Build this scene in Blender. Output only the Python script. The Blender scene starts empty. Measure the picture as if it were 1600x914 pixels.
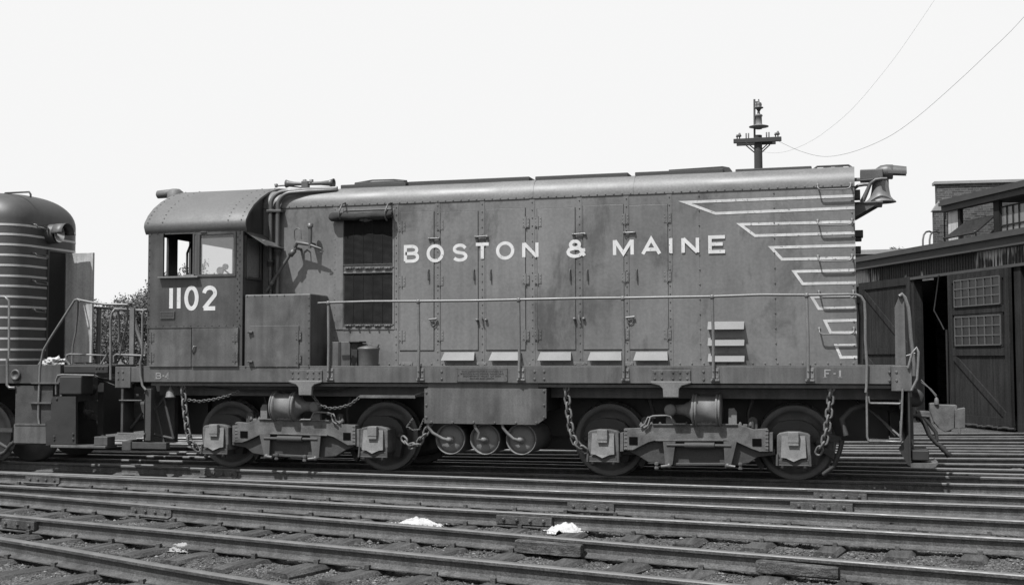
import bpy, bmesh, math, random
import numpy as np
from mathutils import Vector, Matrix, noise
random.seed(7); R = math.radians
SC = bpy.context.scene; COL = SC.collection

# ------------------------------------------------------------------ camera, sky, sun, exposure
CAM_P = Vector((0, -15.6666, 1.5775)); YAW, PITCH, ROLL, FPX = -.2706, .0540, -.0027, 1908.92
fw = Vector((math.sin(YAW)*math.cos(PITCH), math.cos(YAW)*math.cos(PITCH), math.sin(PITCH)))
rt = Vector((math.cos(YAW), -math.sin(YAW), 0)); up = rt.cross(fw)
r2 = rt*math.cos(ROLL)+up*math.sin(ROLL); u2 = -rt*math.sin(ROLL)+up*math.cos(ROLL)
cd = bpy.data.cameras.new('camera'); cam = bpy.data.objects.new('camera', cd); COL.objects.link(cam)
M = Matrix((r2, u2, -fw)).transposed().to_4x4(); M.translation = CAM_P; cam.matrix_world = M
cd.sensor_fit = 'HORIZONTAL'; cd.sensor_width = 36; cd.lens = FPX/1600*36; cd.clip_end = 2000; cd.clip_start = .1
SC.camera = cam

SUN_AZ, SUN_EL = R(27), R(60)
W = bpy.data.worlds.new('World'); SC.world = W; W.use_nodes = True
nt = W.node_tree; nt.nodes.clear()
sky = nt.nodes.new('ShaderNodeTexSky'); sky.sky_type = 'NISHITA'; sky.sun_disc = False
sky.sun_elevation = SUN_EL; sky.sun_rotation = math.pi+SUN_AZ; sky.air_density = 2; sky.dust_density = .5; sky.ozone_density = 1
bw = nt.nodes.new('ShaderNodeSeparateColor'); film = nt.nodes.new('ShaderNodeMath'); film.operation = 'MINIMUM'; film.inputs[1].default_value = .645/.15   # the film saturates on the bright summer haze
bg = nt.nodes.new('ShaderNodeBackground'); wo = nt.nodes.new('ShaderNodeOutputWorld')
bg.inputs['Strength'].default_value = .15
nt.links.new(sky.outputs[0], bw.inputs[0]); nt.links.new(bw.outputs[1], film.inputs[0]); nt.links.new(film.outputs[0], bg.inputs['Color']); nt.links.new(bg.outputs[0], wo.inputs[0])
sl = bpy.data.lights.new('sun', 'SUN'); sl.energy = 5.0; sl.angle = R(.53); sl.color = (1, 1, 1)
so = bpy.data.objects.new('sun', sl); COL.objects.link(so)
tosun = Vector((-math.sin(SUN_AZ)*math.cos(SUN_EL), -math.cos(SUN_AZ)*math.cos(SUN_EL), math.sin(SUN_EL)))
so.rotation_euler = tosun.to_track_quat('Z', 'Y').to_euler()
so.location = (0, -5, 20)
SC.view_settings.view_transform = 'Standard'; SC.view_settings.look = 'None'; SC.view_settings.gamma = 1
SC.view_settings.exposure = 0.52; SC.view_settings.use_curve_mapping = False

# ------------------------------------------------------------------ surveying: where a sight line of the photo meets a plane of the place
def at(px, py, X=None, Y=None, Z=None):
    d = fw + r2*((px-800)/FPX) - u2*((py-457)/FPX)
    i, v = (0, X) if X is not None else (1, Y) if Y is not None else (2, Z)
    return CAM_P + d*((v-CAM_P[i])/d[i])
SILL, HOOD, CEN = 0.0, 0.6, 1.48

# ------------------------------------------------------------------ materials
def ramp(nt, fac, stops):
    r = nt.nodes.new('ShaderNodeValToRGB'); e = r.color_ramp.elements
    e[0].position, e[0].color = stops[0][0], (stops[0][1],)*3+(1,)
    e[1].position, e[1].color = stops[-1][0], (stops[-1][1],)*3+(1,)
    for p, v in stops[1:-1]:
        q = e.new(p); q.color = (v, v, v, 1)
    nt.links.new(fac, r.inputs[0]); return r.outputs[0]
def mat(name, g, var=.25, rough=.55, scale=1.5, metal=0, streak=0, fine=.12, bump=.15, bscale=40, spec=.5, rvar=.15, brick=None, planks=None):
    m = bpy.data.materials.new(name); m.use_nodes = True; nt = m.node_tree; N = nt.nodes; L = nt.links
    b = N['Principled BSDF']
    tc = N.new('ShaderNodeTexCoord'); geo = N.new('ShaderNodeNewGeometry')
    src = geo.outputs['Position']
    n1 = N.new('ShaderNodeTexNoise'); n1.inputs['Scale'].default_value = scale; n1.inputs['Detail'].default_value = 8; n1.inputs['Roughness'].default_value = .62
    L.new(src, n1.inputs['Vector'])
    n2 = N.new('ShaderNodeTexNoise'); n2.inputs['Scale'].default_value = scale*28; n2.inputs['Detail'].default_value = 5
    L.new(src, n2.inputs['Vector'])
    c = ramp(nt, n1.outputs[0], [(.28, g*(1-var)), (.5, g), (.72, g*(1+var))])
    def mul(a, bb, fac=1):
        x = N.new('ShaderNodeMix'); x.data_type = 'RGBA'; x.blend_type = 'MULTIPLY'; x.inputs[0].default_value = fac
        L.new(a, x.inputs[6]); L.new(bb, x.inputs[7]); return x.outputs[2]
    c = mul(c, ramp(nt, n2.outputs[0], [(.3, 1-fine*1.6), (.7, 1+fine)]))
    if streak:
        mp = N.new('ShaderNodeMapping'); mp.inputs['Scale'].default_value = (9, 9, .55); L.new(src, mp.inputs[0])
        n3 = N.new('ShaderNodeTexNoise'); n3.inputs['Scale'].default_value = 1.3; n3.inputs['Detail'].default_value = 6; L.new(mp.outputs[0], n3.inputs['Vector'])
        c = mul(c, ramp(nt, n3.outputs[0], [(.3, 1-streak), (.62, 1+streak*.35)]))
    hgt = n2.outputs[0]
    if brick:
        bk = N.new('ShaderNodeTexBrick'); mp = N.new('ShaderNodeMapping')
        mp.inputs['Rotation'].default_value = (R(90), 0, brick); mp2 = N.new('ShaderNodeSeparateXYZ'); cb = N.new('ShaderNodeCombineXYZ')
        L.new(src, mp2.inputs[0]); ad = N.new('ShaderNodeMath'); ad.operation = 'ADD'; L.new(mp2.outputs[0], ad.inputs[0]); L.new(mp2.outputs[1], ad.inputs[1])
        L.new(ad.outputs[0], cb.inputs[0]); L.new(mp2.outputs[2], cb.inputs[1]); L.new(cb.outputs[0], bk.inputs['Vector'])
        bk.inputs['Scale'].default_value = 1; bk.inputs['Brick Width'].default_value = .22; bk.inputs['Row Height'].default_value = .075; bk.inputs['Mortar Size'].default_value = .008
        bk.inputs['Color1'].default_value = (.55,)*3+(1,); bk.inputs['Color2'].default_value = (1.25,)*3+(1,); bk.inputs['Mortar'].default_value = (1.7,)*3+(1,)
        c = mul(c, bk.outputs['Color'])
    L.new(c, b.inputs['Base Color'])
    L.new(ramp(nt, n1.outputs[0], [(.3, max(0, rough-rvar)), (.7, min(1, rough+rvar))]), b.inputs['Roughness'])
    b.inputs['Metallic'].default_value = metal; b.inputs['Specular IOR Level'].default_value = spec
    if bump:
        bp = N.new('ShaderNodeBump'); bp.inputs['Strength'].default_value = bump; bp.inputs['Distance'].default_value = .01
        n4 = N.new('ShaderNodeTexNoise'); n4.inputs['Scale'].default_value = bscale; n4.inputs['Detail'].default_value = 6; L.new(src, n4.inputs['Vector'])
        L.new(n4.outputs[0], bp.inputs['Height']); L.new(bp.outputs[0], b.inputs['Normal'])
    return m
def smudge(m, amt=.45):    # soot smudges with soft ragged outlines
    nt = m.node_tree; N = nt.nodes; L = nt.links; b = N['Principled BSDF']; old = b.inputs['Base Color'].links[0].from_socket
    geo = N.new('ShaderNodeNewGeometry'); mp = N.new('ShaderNodeMapping'); mp.inputs['Scale'].default_value = (1.5, 1, .8); mp.inputs['Location'].default_value = (3.1, 0, 1.7); L.new(geo.outputs['Position'], mp.inputs[0])
    n = N.new('ShaderNodeTexNoise'); n.inputs['Scale'].default_value = .9; n.inputs['Detail'].default_value = 9; n.inputs['Roughness'].default_value = .68; n.inputs['Distortion'].default_value = .5; L.new(mp.outputs[0], n.inputs['Vector'])
    f = ramp(nt, n.outputs[0], [(.36, 1-amt), (.47, 1), (.60, 1.0), (.70, 1+amt*.35)])
    x = N.new('ShaderNodeMix'); x.data_type = 'RGBA'; x.blend_type = 'MULTIPLY'; x.inputs[0].default_value = 1; L.new(old, x.inputs[6]); L.new(f, x.inputs[7]); L.new(x.outputs[2], b.inputs['Base Color']); return m
M_black = mat('pocket_shade_black', .003, .2, .95, 1, spec=.05)  # near-black that paints the shade of the truck beam pockets
M_hood = mat('hood_paint', 0.118, .2, .45, .9, streak=.11, fine=.08, bump=.35, bscale=2.2)
smudge(M_hood)
M_hroof = mat('hood_roof_paint', 0.115, .18, .5, 1.2, fine=.12, bump=.05, bscale=4, rvar=.1)
M_cab = mat('cab_paint', 0.052, .32, .42, 1.4, streak=.25, fine=.1, bump=.06, bscale=3)
smudge(M_cab, .4)
M_croof = mat('cab_roof_paint', 0.088, .12, .6, 1.4, fine=.12, bump=.04, bscale=8)
M_box = mat('box_paint', 0.07, .35, .5, 2.2, streak=.25, fine=.12, bump=.05, bscale=4)
M_sill = mat('sill_paint', 0.075, .25, .5, 2, streak=.3, fine=.12, bump=.06, bscale=12)
smudge(M_box, .4); smudge(M_sill, .35)
M_pipe = mat('pipe_paint', 0.068, .25, .45, 3, fine=.15, bump=.05)
M_rail_h = mat('handrail_paint', 0.12, .3, .38, 3, fine=.2, bump=.03)
M_scoop = mat('scoop_metal', 0.11, .15, .55, 3, fine=.1, bump=.05)
M_dark = mat('underframe_black', 0.016, .3, .6, 3, bump=.1)
M_grime = mat('truck_grime', 0.036, .45, .72, 5, fine=.25, bump=.35, bscale=60)
M_dust = mat('truck_dust', 0.095, .5, .85, 6, fine=.22, bump=.3, bscale=60, spec=.2)
M_lid = mat('journal_lid_dust', .155, .3, .85, 7, fine=.22, bump=.3, bscale=60, spec=.2)
M_cyl = mat('brake_cylinder_dust', 0.12, .25, .7, 6, fine=.2, bump=.2, bscale=70)
M_wheel = mat('wheel_steel', 0.09, .35, .6, 4, fine=.2, bump=.15)
M_tread = mat('polished_tread', 0.2, .2, .3, 4, metal=.7, bump=.05)
def grain(m, sc=(34, 2.2, 30), amt=.55):
    nt = m.node_tree; N = nt.nodes; L = nt.links; b = N['Principled BSDF']; old = b.inputs['Base Color'].links[0].from_socket
    geo = N.new('ShaderNodeNewGeometry'); mp = N.new('ShaderNodeMapping'); mp.inputs['Scale'].default_value = sc; L.new(geo.outputs['Position'], mp.inputs[0])
    n = N.new('ShaderNodeTexNoise'); n.inputs['Scale'].default_value = 1; n.inputs['Detail'].default_value = 5; L.new(mp.outputs[0], n.inputs['Vector'])
    x = N.new('ShaderNodeMix'); x.data_type = 'RGBA'; x.blend_type = 'MULTIPLY'; x.inputs[0].default_value = 1; L.new(old, x.inputs[6]); L.new(ramp(nt, n.outputs[0], [(.32, 1-amt), (.6, 1.2)]), x.inputs[7]); L.new(x.outputs[2], b.inputs['Base Color']); return m
def chips(m, under=.08, lo=.60, sc=22):
    nt = m.node_tree; N = nt.nodes; L = nt.links; b = N['Principled BSDF']; old = b.inputs['Base Color'].links[0].from_socket
    geo = N.new('ShaderNodeNewGeometry'); n = N.new('ShaderNodeTexNoise'); n.inputs['Scale'].default_value = sc; n.inputs['Detail'].default_value = 7; n.inputs['Roughness'].default_value = .7; L.new(geo.outputs['Position'], n.inputs['Vector'])
    x = N.new('ShaderNodeMix'); x.data_type = 'RGBA'; L.new(ramp(nt, n.outputs[0], [(lo, 0), (lo+.07, .85)]), x.inputs[0]); L.new(old, x.inputs[6]); x.inputs[7].default_value = (under,)*3+(1,); L.new(x.outputs[2], b.inputs['Base Color']); return m
M_white = mat('white_paint', 0.48, .1, .6, 5, streak=.1, fine=.08, bump=0)
M_stripe = mat('stripe_paint', 0.42, .16, .6, 3, streak=.12, fine=.08, bump=0)
chips(M_white, .1, .60); chips(M_stripe, .1, .57)
M_faded = mat('faded_lettering', 0.2, .3, .7, 9, bump=0)
M_canvas = mat('canvas', 0.036, .3, .9, 4, bump=.5, bscale=25, spec=.1)
M_slats = mat('shutter_black', .010, .3, .8, 6, bump=0, spec=.2)
M_bell = mat('bell_bronze', 0.12, .2, .5, 5, bump=.05)
M_chain = mat('chain_iron', 0.09, .3, .6, 12, bump=.2, bscale=90)
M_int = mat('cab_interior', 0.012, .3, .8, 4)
M_lens = mat('gauge_face', .9, .1, .5, 4, bump=0)
M_rail = mat('rail_rust', .062, .42, .7, 2.5, fine=.35, bump=.45, bscale=70, streak=.35)
M_rhead = mat('rail_head_steel', 0.105, .25, .55, 5, metal=.15, fine=.15, bump=.04)
M_tie = mat('tie_wood', 0.056, .35, .9, 2.5, fine=.35, bump=.9, bscale=45, spec=.15)
M_wood = mat('weathered_wood', 0.07, .4, .95, 5, fine=.35, bump=1, bscale=70, spec=.1)
M_stone = mat('cinder_stone', 0.09, .5, .95, 9, fine=.3, bump=.3, spec=.2)
M_stone2 = mat('pale_cinder', .17, .4, .95, 9, fine=.3, bump=.3, spec=.2)
M_stone3 = mat('black_cinder', .03, .4, .8, 9, fine=.3, bump=.3, spec=.3)
M_salt = mat('white_sand', .36, .25, .9, 14, fine=.1, bump=.6, bscale=80)
M_leaf = mat('foliage', 0.12, .45, .8, 1.2, bump=0, spec=.2)
M_bark = mat('bark', 0.05, .3, .9, 3, bump=.5)
M_pole = mat('pole_wood', 0.03, .3, .9, 1.5, bump=.4)
M_pmetal = mat('pole_metal', 0.06, .3, .6, 3)
M_wire = mat('wire', 0.06, .2, .7, 2, bump=0)
M_brick = mat('brick', 0.075, .3, .9, .8, fine=.15, bump=.3, brick=.01, spec=.2)
M_stonecap = mat('coping_stone', 0.22, .15, .9, 2, bump=.2)
M_fascia = mat('fascia_tar', 0.036, .3, .8, 2, bump=.2)
M_dwood = mat('door_wood', .021, .3, .9, 1.2, streak=.45, fine=.25, bump=.3, spec=.15)
M_board = mat('boarded_wall', 0.05, .3, .85, 1.0, streak=.3, fine=.2, bump=.2)
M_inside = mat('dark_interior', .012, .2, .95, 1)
M_pane = mat('grimy_pane', 0.012, .3, .35, 3, bump=0)
M_nose = mat('nose_paint', .046, .2, .55, .8, streak=.1, fine=.06, bump=.03, bscale=2)
M_bare = mat('door_inside_paint', 0.33, .28, .5, 1.6, streak=.3, bump=.04)
M_chrome = mat('bright_steel', .62, .1, .25, 3, metal=.8, bump=0)
grain(M_tie, (22, 1.6, 22), .38); grain(M_wood, (4, 40, 60), .6)
def glass_mat():
    m = bpy.data.materials.new('window_glass'); m.use_nodes = True; nt = m.node_tree; N = nt.nodes; L = nt.links; N.clear()
    o = N.new('ShaderNodeOutputMaterial'); mx = N.new('ShaderNodeMixShader'); t = N.new('ShaderNodeBsdfTransparent'); g = N.new('ShaderNodeBsdfGlossy'); d = N.new('ShaderNodeBsdfDiffuse'); mx2 = N.new('ShaderNodeMixShader')
    g.inputs['Roughness'].default_value = .03; t.inputs[0].default_value = (.9, .9, .9, 1); d.inputs[0].default_value = (.5, .5, .5, 1)
    f = N.new('ShaderNodeFresnel'); f.inputs[0].default_value = 1.5
    L.new(f.outputs[0], mx.inputs[0]); L.new(t.outputs[0], mx.inputs[1]); L.new(g.outputs[0], mx.inputs[2])
    mx2.inputs[0].default_value = .20; L.new(mx.outputs[0], mx2.inputs[1]); L.new(d.outputs[0], mx2.inputs[2]); L.new(mx2.outputs[0], o.inputs[0]); return m
M_glass = glass_mat()
def board_mat():   # vertical boards with patches where the dark paint has worn to pale wood
    m = mat('worn_board_wall', 0.045, .3, .9, 1.0, streak=.35, fine=.25, bump=.3, spec=.2); nt = m.node_tree; N = nt.nodes; L = nt.links
    b = N['Principled BSDF']; old = b.inputs['Base Color'].links[0].from_socket
    geo = N.new('ShaderNodeNewGeometry'); n = N.new('ShaderNodeTexNoise'); n.inputs['Scale'].default_value = .55; n.inputs['Detail'].default_value = 3; L.new(geo.outputs['Position'], n.inputs['Vector'])
    mp = N.new('ShaderNodeMapping'); mp.inputs['Scale'].default_value = (9, 9, .8); L.new(geo.outputs['Position'], mp.inputs[0])
    n2 = N.new('ShaderNodeTexNoise'); n2.inputs['Scale'].default_value = 1.5; n2.inputs['Detail'].default_value = 5; L.new(mp.outputs[0], n2.inputs['Vector'])
    a = N.new('ShaderNodeMath'); a.operation = 'ADD'; L.new(n.outputs[0], a.inputs[0]); s = N.new('ShaderNodeMath'); s.operation = 'MULTIPLY'; s.inputs[1].default_value = .45; L.new(n2.outputs[0], s.inputs[0]); L.new(s.outputs[0], a.inputs[1])
    f = ramp(nt, a.outputs[0], [(.77, 0), (.82, 1)])
    x = N.new('ShaderNodeMix'); x.data_type = 'RGBA'; L.new(f, x.inputs[0]); L.new(old, x.inputs[6]); x.inputs[7].default_value = (.34, .34, .34, 1)
    L.new(x.outputs[2], b.inputs['Base Color']); return m
M_wornboard = board_mat()

# ------------------------------------------------------------------ mesh building
class MB:
    def __init__(s): s.v = []; s.f = []; s.sm = []; s.mi = []; s.cur = 0
    def add(s, vs, fs, smooth=False):
        o = len(s.v); s.v += [tuple(v) for v in vs]; s.f += [tuple(i+o for i in f) for f in fs]
        s.sm += [smooth]*len(fs); s.mi += [s.cur]*len(fs); return s
    def box(s, a, b):
        x0, y0, z0 = [min(a[i], b[i]) for i in range(3)]; x1, y1, z1 = [max(a[i], b[i]) for i in range(3)]
        return s.add([(x0,y0,z0),(x1,y0,z0),(x1,y1,z0),(x0,y1,z0),(x0,y0,z1),(x1,y0,z1),(x1,y1,z1),(x0,y1,z1)],
                     [(0,3,2,1),(4,5,6,7),(0,1,5,4),(1,2,6,5),(2,3,7,6),(3,0,4,7)])
    def bbox(s, a, b, w=.01):      # box with bevelled edges
        bm = bmesh.new(); bmesh.ops.create_cube(bm, size=1)
        c = [(a[i]+b[i])/2 for i in range(3)]; d = [abs(b[i]-a[i]) for i in range(3)]
        for v in bm.verts: v.co = Vector([c[i]+v.co[i]*d[i] for i in range(3)])
        bmesh.ops.bevel(bm, geom=bm.edges[:], offset=min(w, min(d)*.4), segments=2, profile=.5, affect='EDGES')
        return s.bm(bm)
    def bm(s, bm, smooth=False):
        bm.verts.index_update(); s.add([v.co[:] for v in bm.verts], [[v.index for v in f.verts] for f in bm.faces], smooth); bm.free(); return s
    def tube(s, pts, r, n=8, cap=True, smooth=True):
        pts = [Vector(p) for p in pts]; vs = []; fs = []
        t0 = (pts[1]-pts[0]).normalized(); ref = Vector((0,0,1)) if abs(t0.z) < .9 else Vector((1,0,0))
        nrm = t0.cross(ref).normalized()
        for i, p in enumerate(pts):
            if i == 0: t = t0
            elif i == len(pts)-1: t = (pts[i]-pts[i-1]).normalized()
            else: t = ((pts[i+1]-p).normalized()+(p-pts[i-1]).normalized()).normalized()
            nrm = (nrm - t*nrm.dot(t)).normalized(); bn = t.cross(nrm)
            rr = r[i] if isinstance(r, (list, tuple)) else r
            for k in range(n):
                a = 2*math.pi*k/n; vs.append(p+(nrm*math.cos(a)+bn*math.sin(a))*rr)
        for i in range(len(pts)-1):
            for k in range(n): fs.append((i*n+k, i*n+(k+1)%n, (i+1)*n+(k+1)%n, (i+1)*n+k))
        s.add(vs, fs, smooth)
        if cap: s.add(vs[:n], [tuple(range(n))[::-1]]); s.add(vs[-n:], [tuple(range(n))])
        return s
    def lathe(s, base, axis, prof, n=24, smooth=True):   # prof: (distance along the axis, radius)
        base = Vector(base); axis = Vector(axis).normalized(); ref = Vector((0,0,1)) if abs(axis.z) < .9 else Vector((1,0,0))
        a1 = axis.cross(ref).normalized(); a2 = axis.cross(a1); vs = []; fs = []
        for (h, r) in prof:
            for k in range(n):
                a = 2*math.pi*k/n; vs.append(base+axis*h+(a1*math.cos(a)+a2*math.sin(a))*max(r, 1e-4))
        for i in range(len(prof)-1):
            for k in range(n): fs.append((i*n+k, (i+1)*n+k, (i+1)*n+(k+1)%n, i*n+(k+1)%n))
        return s.add(vs, fs, smooth)
    def prism(s, poly, y0, y1):     # poly of (x, z), extruded along Y
        n = len(poly); vs = [(x, y0, z) for x, z in poly]+[(x, y1, z) for x, z in poly]
        ar = sum(poly[i][0]*poly[(i+1)%n][1]-poly[(i+1)%n][0]*poly[i][1] for i in range(n))
        fs = [tuple(range(n)), tuple(range(n, 2*n))[::-1]] if ar > 0 else [tuple(range(n))[::-1], tuple(range(n, 2*n))]
        for i in range(n):
            j = (i+1) % n; fs.append((j, i, i+n, j+n) if ar > 0 else (i, j, j+n, i+n))
        return s.add(vs, fs)
    def slab(s, pts, th):           # any planar polygon of 3D points, thickened along its normal
        pts = [Vector(p) for p in pts]; nn = Vector((0,0,0))
        for i in range(len(pts)): nn += pts[i].cross(pts[(i+1) % len(pts)])
        nn.normalize(); n = len(pts); vs = pts+[p-nn*th for p in pts]
        fs = [tuple(range(n)), tuple(range(n, 2*n))[::-1]]+[((i+1) % n, i, i+n, (i+1) % n+n) for i in range(n)]
        return s.add(vs, fs)
    def rivet(s, x, y, z, r=.011, h=.013, ny=-1):
        r *= 1.12        # domed head on a face that looks along -Y
        vs = [(x+r*math.cos(a), y, z+r*math.sin(a)) for a in [k*math.pi/3 for k in range(6)]]
        vs += [(x+.6*r*math.cos(a), y+ny*h*.8, z+.6*r*math.sin(a)) for a in [k*math.pi/3 for k in range(6)]]
        return s.add(vs, [(i, (i+1) % 6, (i+1) % 6+6, i+6) for i in range(6)]+[tuple(range(6, 12))])
    def rivets(s, a, b, y, step=.1, r=.011):
        (x0, z0), (x1, z1) = a, b; L = math.hypot(x1-x0, z1-z0); n = max(1, int(round(L/step)))
        for i in range(n+1): s.rivet(x0+(x1-x0)*i/n, y, z0+(z1-z0)*i/n, r)
        return s
    def build(s, name, mats, parent=None, bevel=0):
        me = bpy.data.meshes.new(name); me.from_pydata(s.v, [], s.f)
        ml = mats if isinstance(mats, (list, tuple)) else [mats]
        for m in ml: me.materials.append(m)
        me.polygons.foreach_set('use_smooth', s.sm); me.polygons.foreach_set('material_index', s.mi)
        me.update(); o = bpy.data.objects.new(name, me); COL.objects.link(o)
        if parent is not None: o.parent = parent
        if bevel:
            b = o.modifiers.new('b', 'BEVEL'); b.width = bevel; b.segments = 2; b.limit_method = 'ANGLE'; b.angle_limit = R(40)
        return o
def build_each(mb, name, m, parent):     # every piece of the collection becomes an object of its own
    out = []
    marks = [k for k in mb.marks]+[(len(mb.v), len(mb.f))]
    for (v0, f0), (v1, f1) in zip(marks[:-1], marks[1:]):
        if f1 <= f0: continue
        q = MB(); q.v = mb.v[v0:v1]; q.f = [tuple(i-v0 for i in f) for f in mb.f[f0:f1]]; q.sm = mb.sm[f0:f1]; q.mi = mb.mi[f0:f1]
        out.append(q.build(name, m, parent))
    return out
class Pieces(MB):
    def __init__(s): super().__init__(); s.marks = []
    def _m(s): s.marks.append((len(s.v), len(s.f)))
    def tube(s, *a, **k): s._m(); return MB.tube(s, *a, **k)
    def box(s, *a, **k): s._m(); return MB.box(s, *a, **k)
    def bbox(s, *a, **k): s._m(); return MB.bbox(s, *a, **k)
    def slab(s, *a, **k): s._m(); return MB.slab(s, *a, **k)
    def lathe(s, *a, **k): s._m(); return MB.lathe(s, *a, **k)
    def prism(s, *a, **k): s._m(); return MB.prism(s, *a, **k)
def tag(o, label=None, cat=None, group=None, kind=None):
    if label: o['label'] = label
    if cat: o['category'] = cat
    if group: o['group'] = group
    if kind: o['kind'] = kind
    return o
def thing(name, label, cat, group=None):
    o = bpy.data.objects.new(name, None); COL.objects.link(o); return tag(o, label, cat, group)
def copy_tree(o, parent=None):
    c = o.copy(); COL.objects.link(c); c.parent = parent
    for ch in list(o.children): copy_tree(ch, c)
    return c
def arc(cx, cy, rx, ry, a0, a1, n=14):
    return [(cx+rx*math.cos(R(a0+(a1-a0)*i/n)), cy+ry*math.sin(R(a0+(a1-a0)*i/n))) for i in range(n+1)]
def ribbon(pts, w, closed=False):   # stroke of width w along 2D points -> quads
    P = [Vector(p) for p in pts]; n = len(P); L = []; Rr = []
    for i in range(n):
        if closed: a, b = P[(i-1) % n], P[(i+1) % n]
        else: a, b = P[max(0, i-1)], P[min(n-1, i+1)]
        d0 = (P[i]-a); d1 = (b-P[i])
        if d0.length < 1e-9: d0 = d1
        if d1.length < 1e-9: d1 = d0
        d0.normalize(); d1.normalize(); n0 = Vector((-d0.y, d0.x)); n1 = Vector((-d1.y, d1.x)); m = (n0+n1)
        m = m.normalized() if m.length > 1e-6 else n0
        k = w/2/max(.17, m.dot(n0)); L.append(P[i]+m*k); Rr.append(P[i]-m*k)
    q = []
    for i in range(n if closed else n-1):
        j = (i+1) % n; q.append((Rr[i], Rr[j], L[j], L[i]))
    return q
def paint(mb, strokes, rect, Y, w, th=.0015, skew=0):   # strokes in unit space on a Y plane; rect = (x0, z0, x1, z1) metres
    x0, z0, x1, z1 = rect
    for si, st in enumerate(strokes):
        cl = st[0] == 'c'; Yk = Y-si*.0006; pts = st[1] if cl else st
        hw = w/2
        q = ribbon([(x0+hw+u*(x1-x0-w), z0+hw+v*(z1-z0-w)) for u, v in pts], w, cl)
        for f in q:
            vs = [(p.x, Yk, p.y) for p in f]
            a2 = sum(f[i].x*f[(i+1) % 4].y-f[(i+1) % 4].x*f[i].y for i in range(4))
            mb.add(vs, [(0,1,2,3)] if a2 > 0 else [(3,2,1,0)])
GL = {
 'B': [[(0,0),(0,1),(.55,1)]+arc(.55,.76,.38,.24,90,-90,8)+[(0,.52)], [(.55,.52)]+arc(.6,.26,.4,.26,90,-90,8)+[(0,0)]],
 'O': [('c', arc(.5,.5,.5,.5,0,345,23))],
 'S': [[(.93,.80)]+arc(.5,.75,.42,.25,35,180,9)[1:]+[(.1,.65),(.22,.55),(.5,.5),(.8,.45)]+arc(.5,.25,.47,.25,20,-155,10)],
 'T': [[(0,1),(1,1)], [(.5,1),(.5,0)]],
 'N': [[(0,0),(0,1)], [(1,1),(1,0)], [(.02,.97),(.98,.03)]],
 'M': [[(0,0),(0,1)], [(1,1),(1,0)], [(.03,.97),(.5,.1),(.97,.97)]],
 'A': [[(0,0),(.5,1),(1,0)], [(.2,.3),(.8,.3)]],
 'I': [[(.5,0),(.5,1)]],
 'E': [[(1,1),(0,1),(0,0),(1,0)], [(0,.52),(.85,.52)]],
 'F': [[(0,0),(0,1),(1,1)], [(0,.52),(.7,.52)]],
 '&': [('c', arc(.42,.77,.27,.23,0,345,15)), [(.98,.42)]+arc(.42,.27,.42,.27,-15,-160,8)+[(.0,.3),(.08,.45),(.42,.54)], [(.42,.54),(.72,.5),(1.0,.02)], [(.75,.40),(1.05,.40)]],
 '1': [[(.5,0),(.5,1)]],
 '0': [('c', arc(.5,.5,.5,.5,0,345,23))],
 '2': [[(.0,.74)]+arc(.5,.74,.48,.26,165,-25,12)+[(.0,.0)], [(-.02,0),(1,0)]],
 '4': [[(.72,0),(.72,1),(0,.3),(1,.3)]],
}
def letter(mb, ch, px, Y, w=.042, base=None):   # px rect of the letter in the photo
    a = at(px[0], px[3], Y=base if base is not None else Y); b = at(px[2], px[1], Y=base if base is not None else Y)
    paint(mb, GL[ch], (a.x, a.z, b.x, b.z), Y, w)

# ------------------------------------------------------------------ ground: one graded sheet to the horizon
def hfun(x, y):
    v = Vector((x, y, 0))
    return .032*(noise.noise(v*1.3)) + .022*noise.noise(v*5.1) + .013*noise.noise(v*17) + .010*noise.noise(v*41)
def axis_pts(lo, hi, step, far):
    a = list(np.arange(lo, hi, step)); s = step; x = lo; pre = []
    while x > -far: s *= 1.35; x -= s; pre.append(x)
    s = step; x = a[-1]; post = []
    while x < far: s *= 1.35; x += s; post.append(x)
    return pre[::-1]+a+post
xs = axis_pts(-10.5, 4.5, .035, 600); ys = axis_pts(-11.0, -1.0, .035, 600)
gv = []; gf = []
for y in ys:
    for x in xs:
        k = 1 if (-12 < x < 6 and -12 < y < 2) else .35 if abs(x) < 60 and abs(y) < 60 else 0
        gv.append((x, y, -.194+k*hfun(x, y)))
nx = len(xs)
for j in range(len(ys)-1):
    for i in range(nx-1): gf.append((j*nx+i, j*nx+i+1, (j+1)*nx+i+1, (j+1)*nx+i))
M_ground = mat('cinder_ground', 0.078, .35, .95, 2.2, fine=.45, bump=1.0, bscale=110, spec=.15)
_nt = M_ground.node_tree; _b = _nt.nodes['Principled BSDF']; _v = _nt.nodes.new('ShaderNodeTexVoronoi'); _v.inputs['Scale'].default_value = 75; _g = _nt.nodes.new('ShaderNodeNewGeometry'); _nt.links.new(_g.outputs['Position'], _v.inputs['Vector'])
_bp = _nt.nodes.new('ShaderNodeBump'); _bp.inputs['Strength'].default_value = .9; _bp.inputs['Distance'].default_value = .012; _bp.invert = True; _nt.links.new(_v.outputs['Distance'], _bp.inputs['Height']); _nt.links.new(_b.inputs['Normal'].links[0].from_socket, _bp.inputs['Normal']); _nt.links.new(_bp.outputs[0], _b.inputs['Normal'])
_old = _b.inputs['Base Color'].links[0].from_socket; _x = _nt.nodes.new('ShaderNodeMix'); _x.data_type = 'RGBA'; _x.blend_type = 'MULTIPLY'; _x.inputs[0].default_value = 1; _nt.links.new(_old, _x.inputs[6]); _bw = _nt.nodes.new('ShaderNodeRGBToBW'); _nt.links.new(_v.outputs['Color'], _bw.inputs[0]); _nt.links.new(ramp(_nt, _bw.outputs[0], [(.2, .6), (.8, 1.5)]), _x.inputs[7]); _nt.links.new(_x.outputs[2], _b.inputs['Base Color'])
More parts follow.
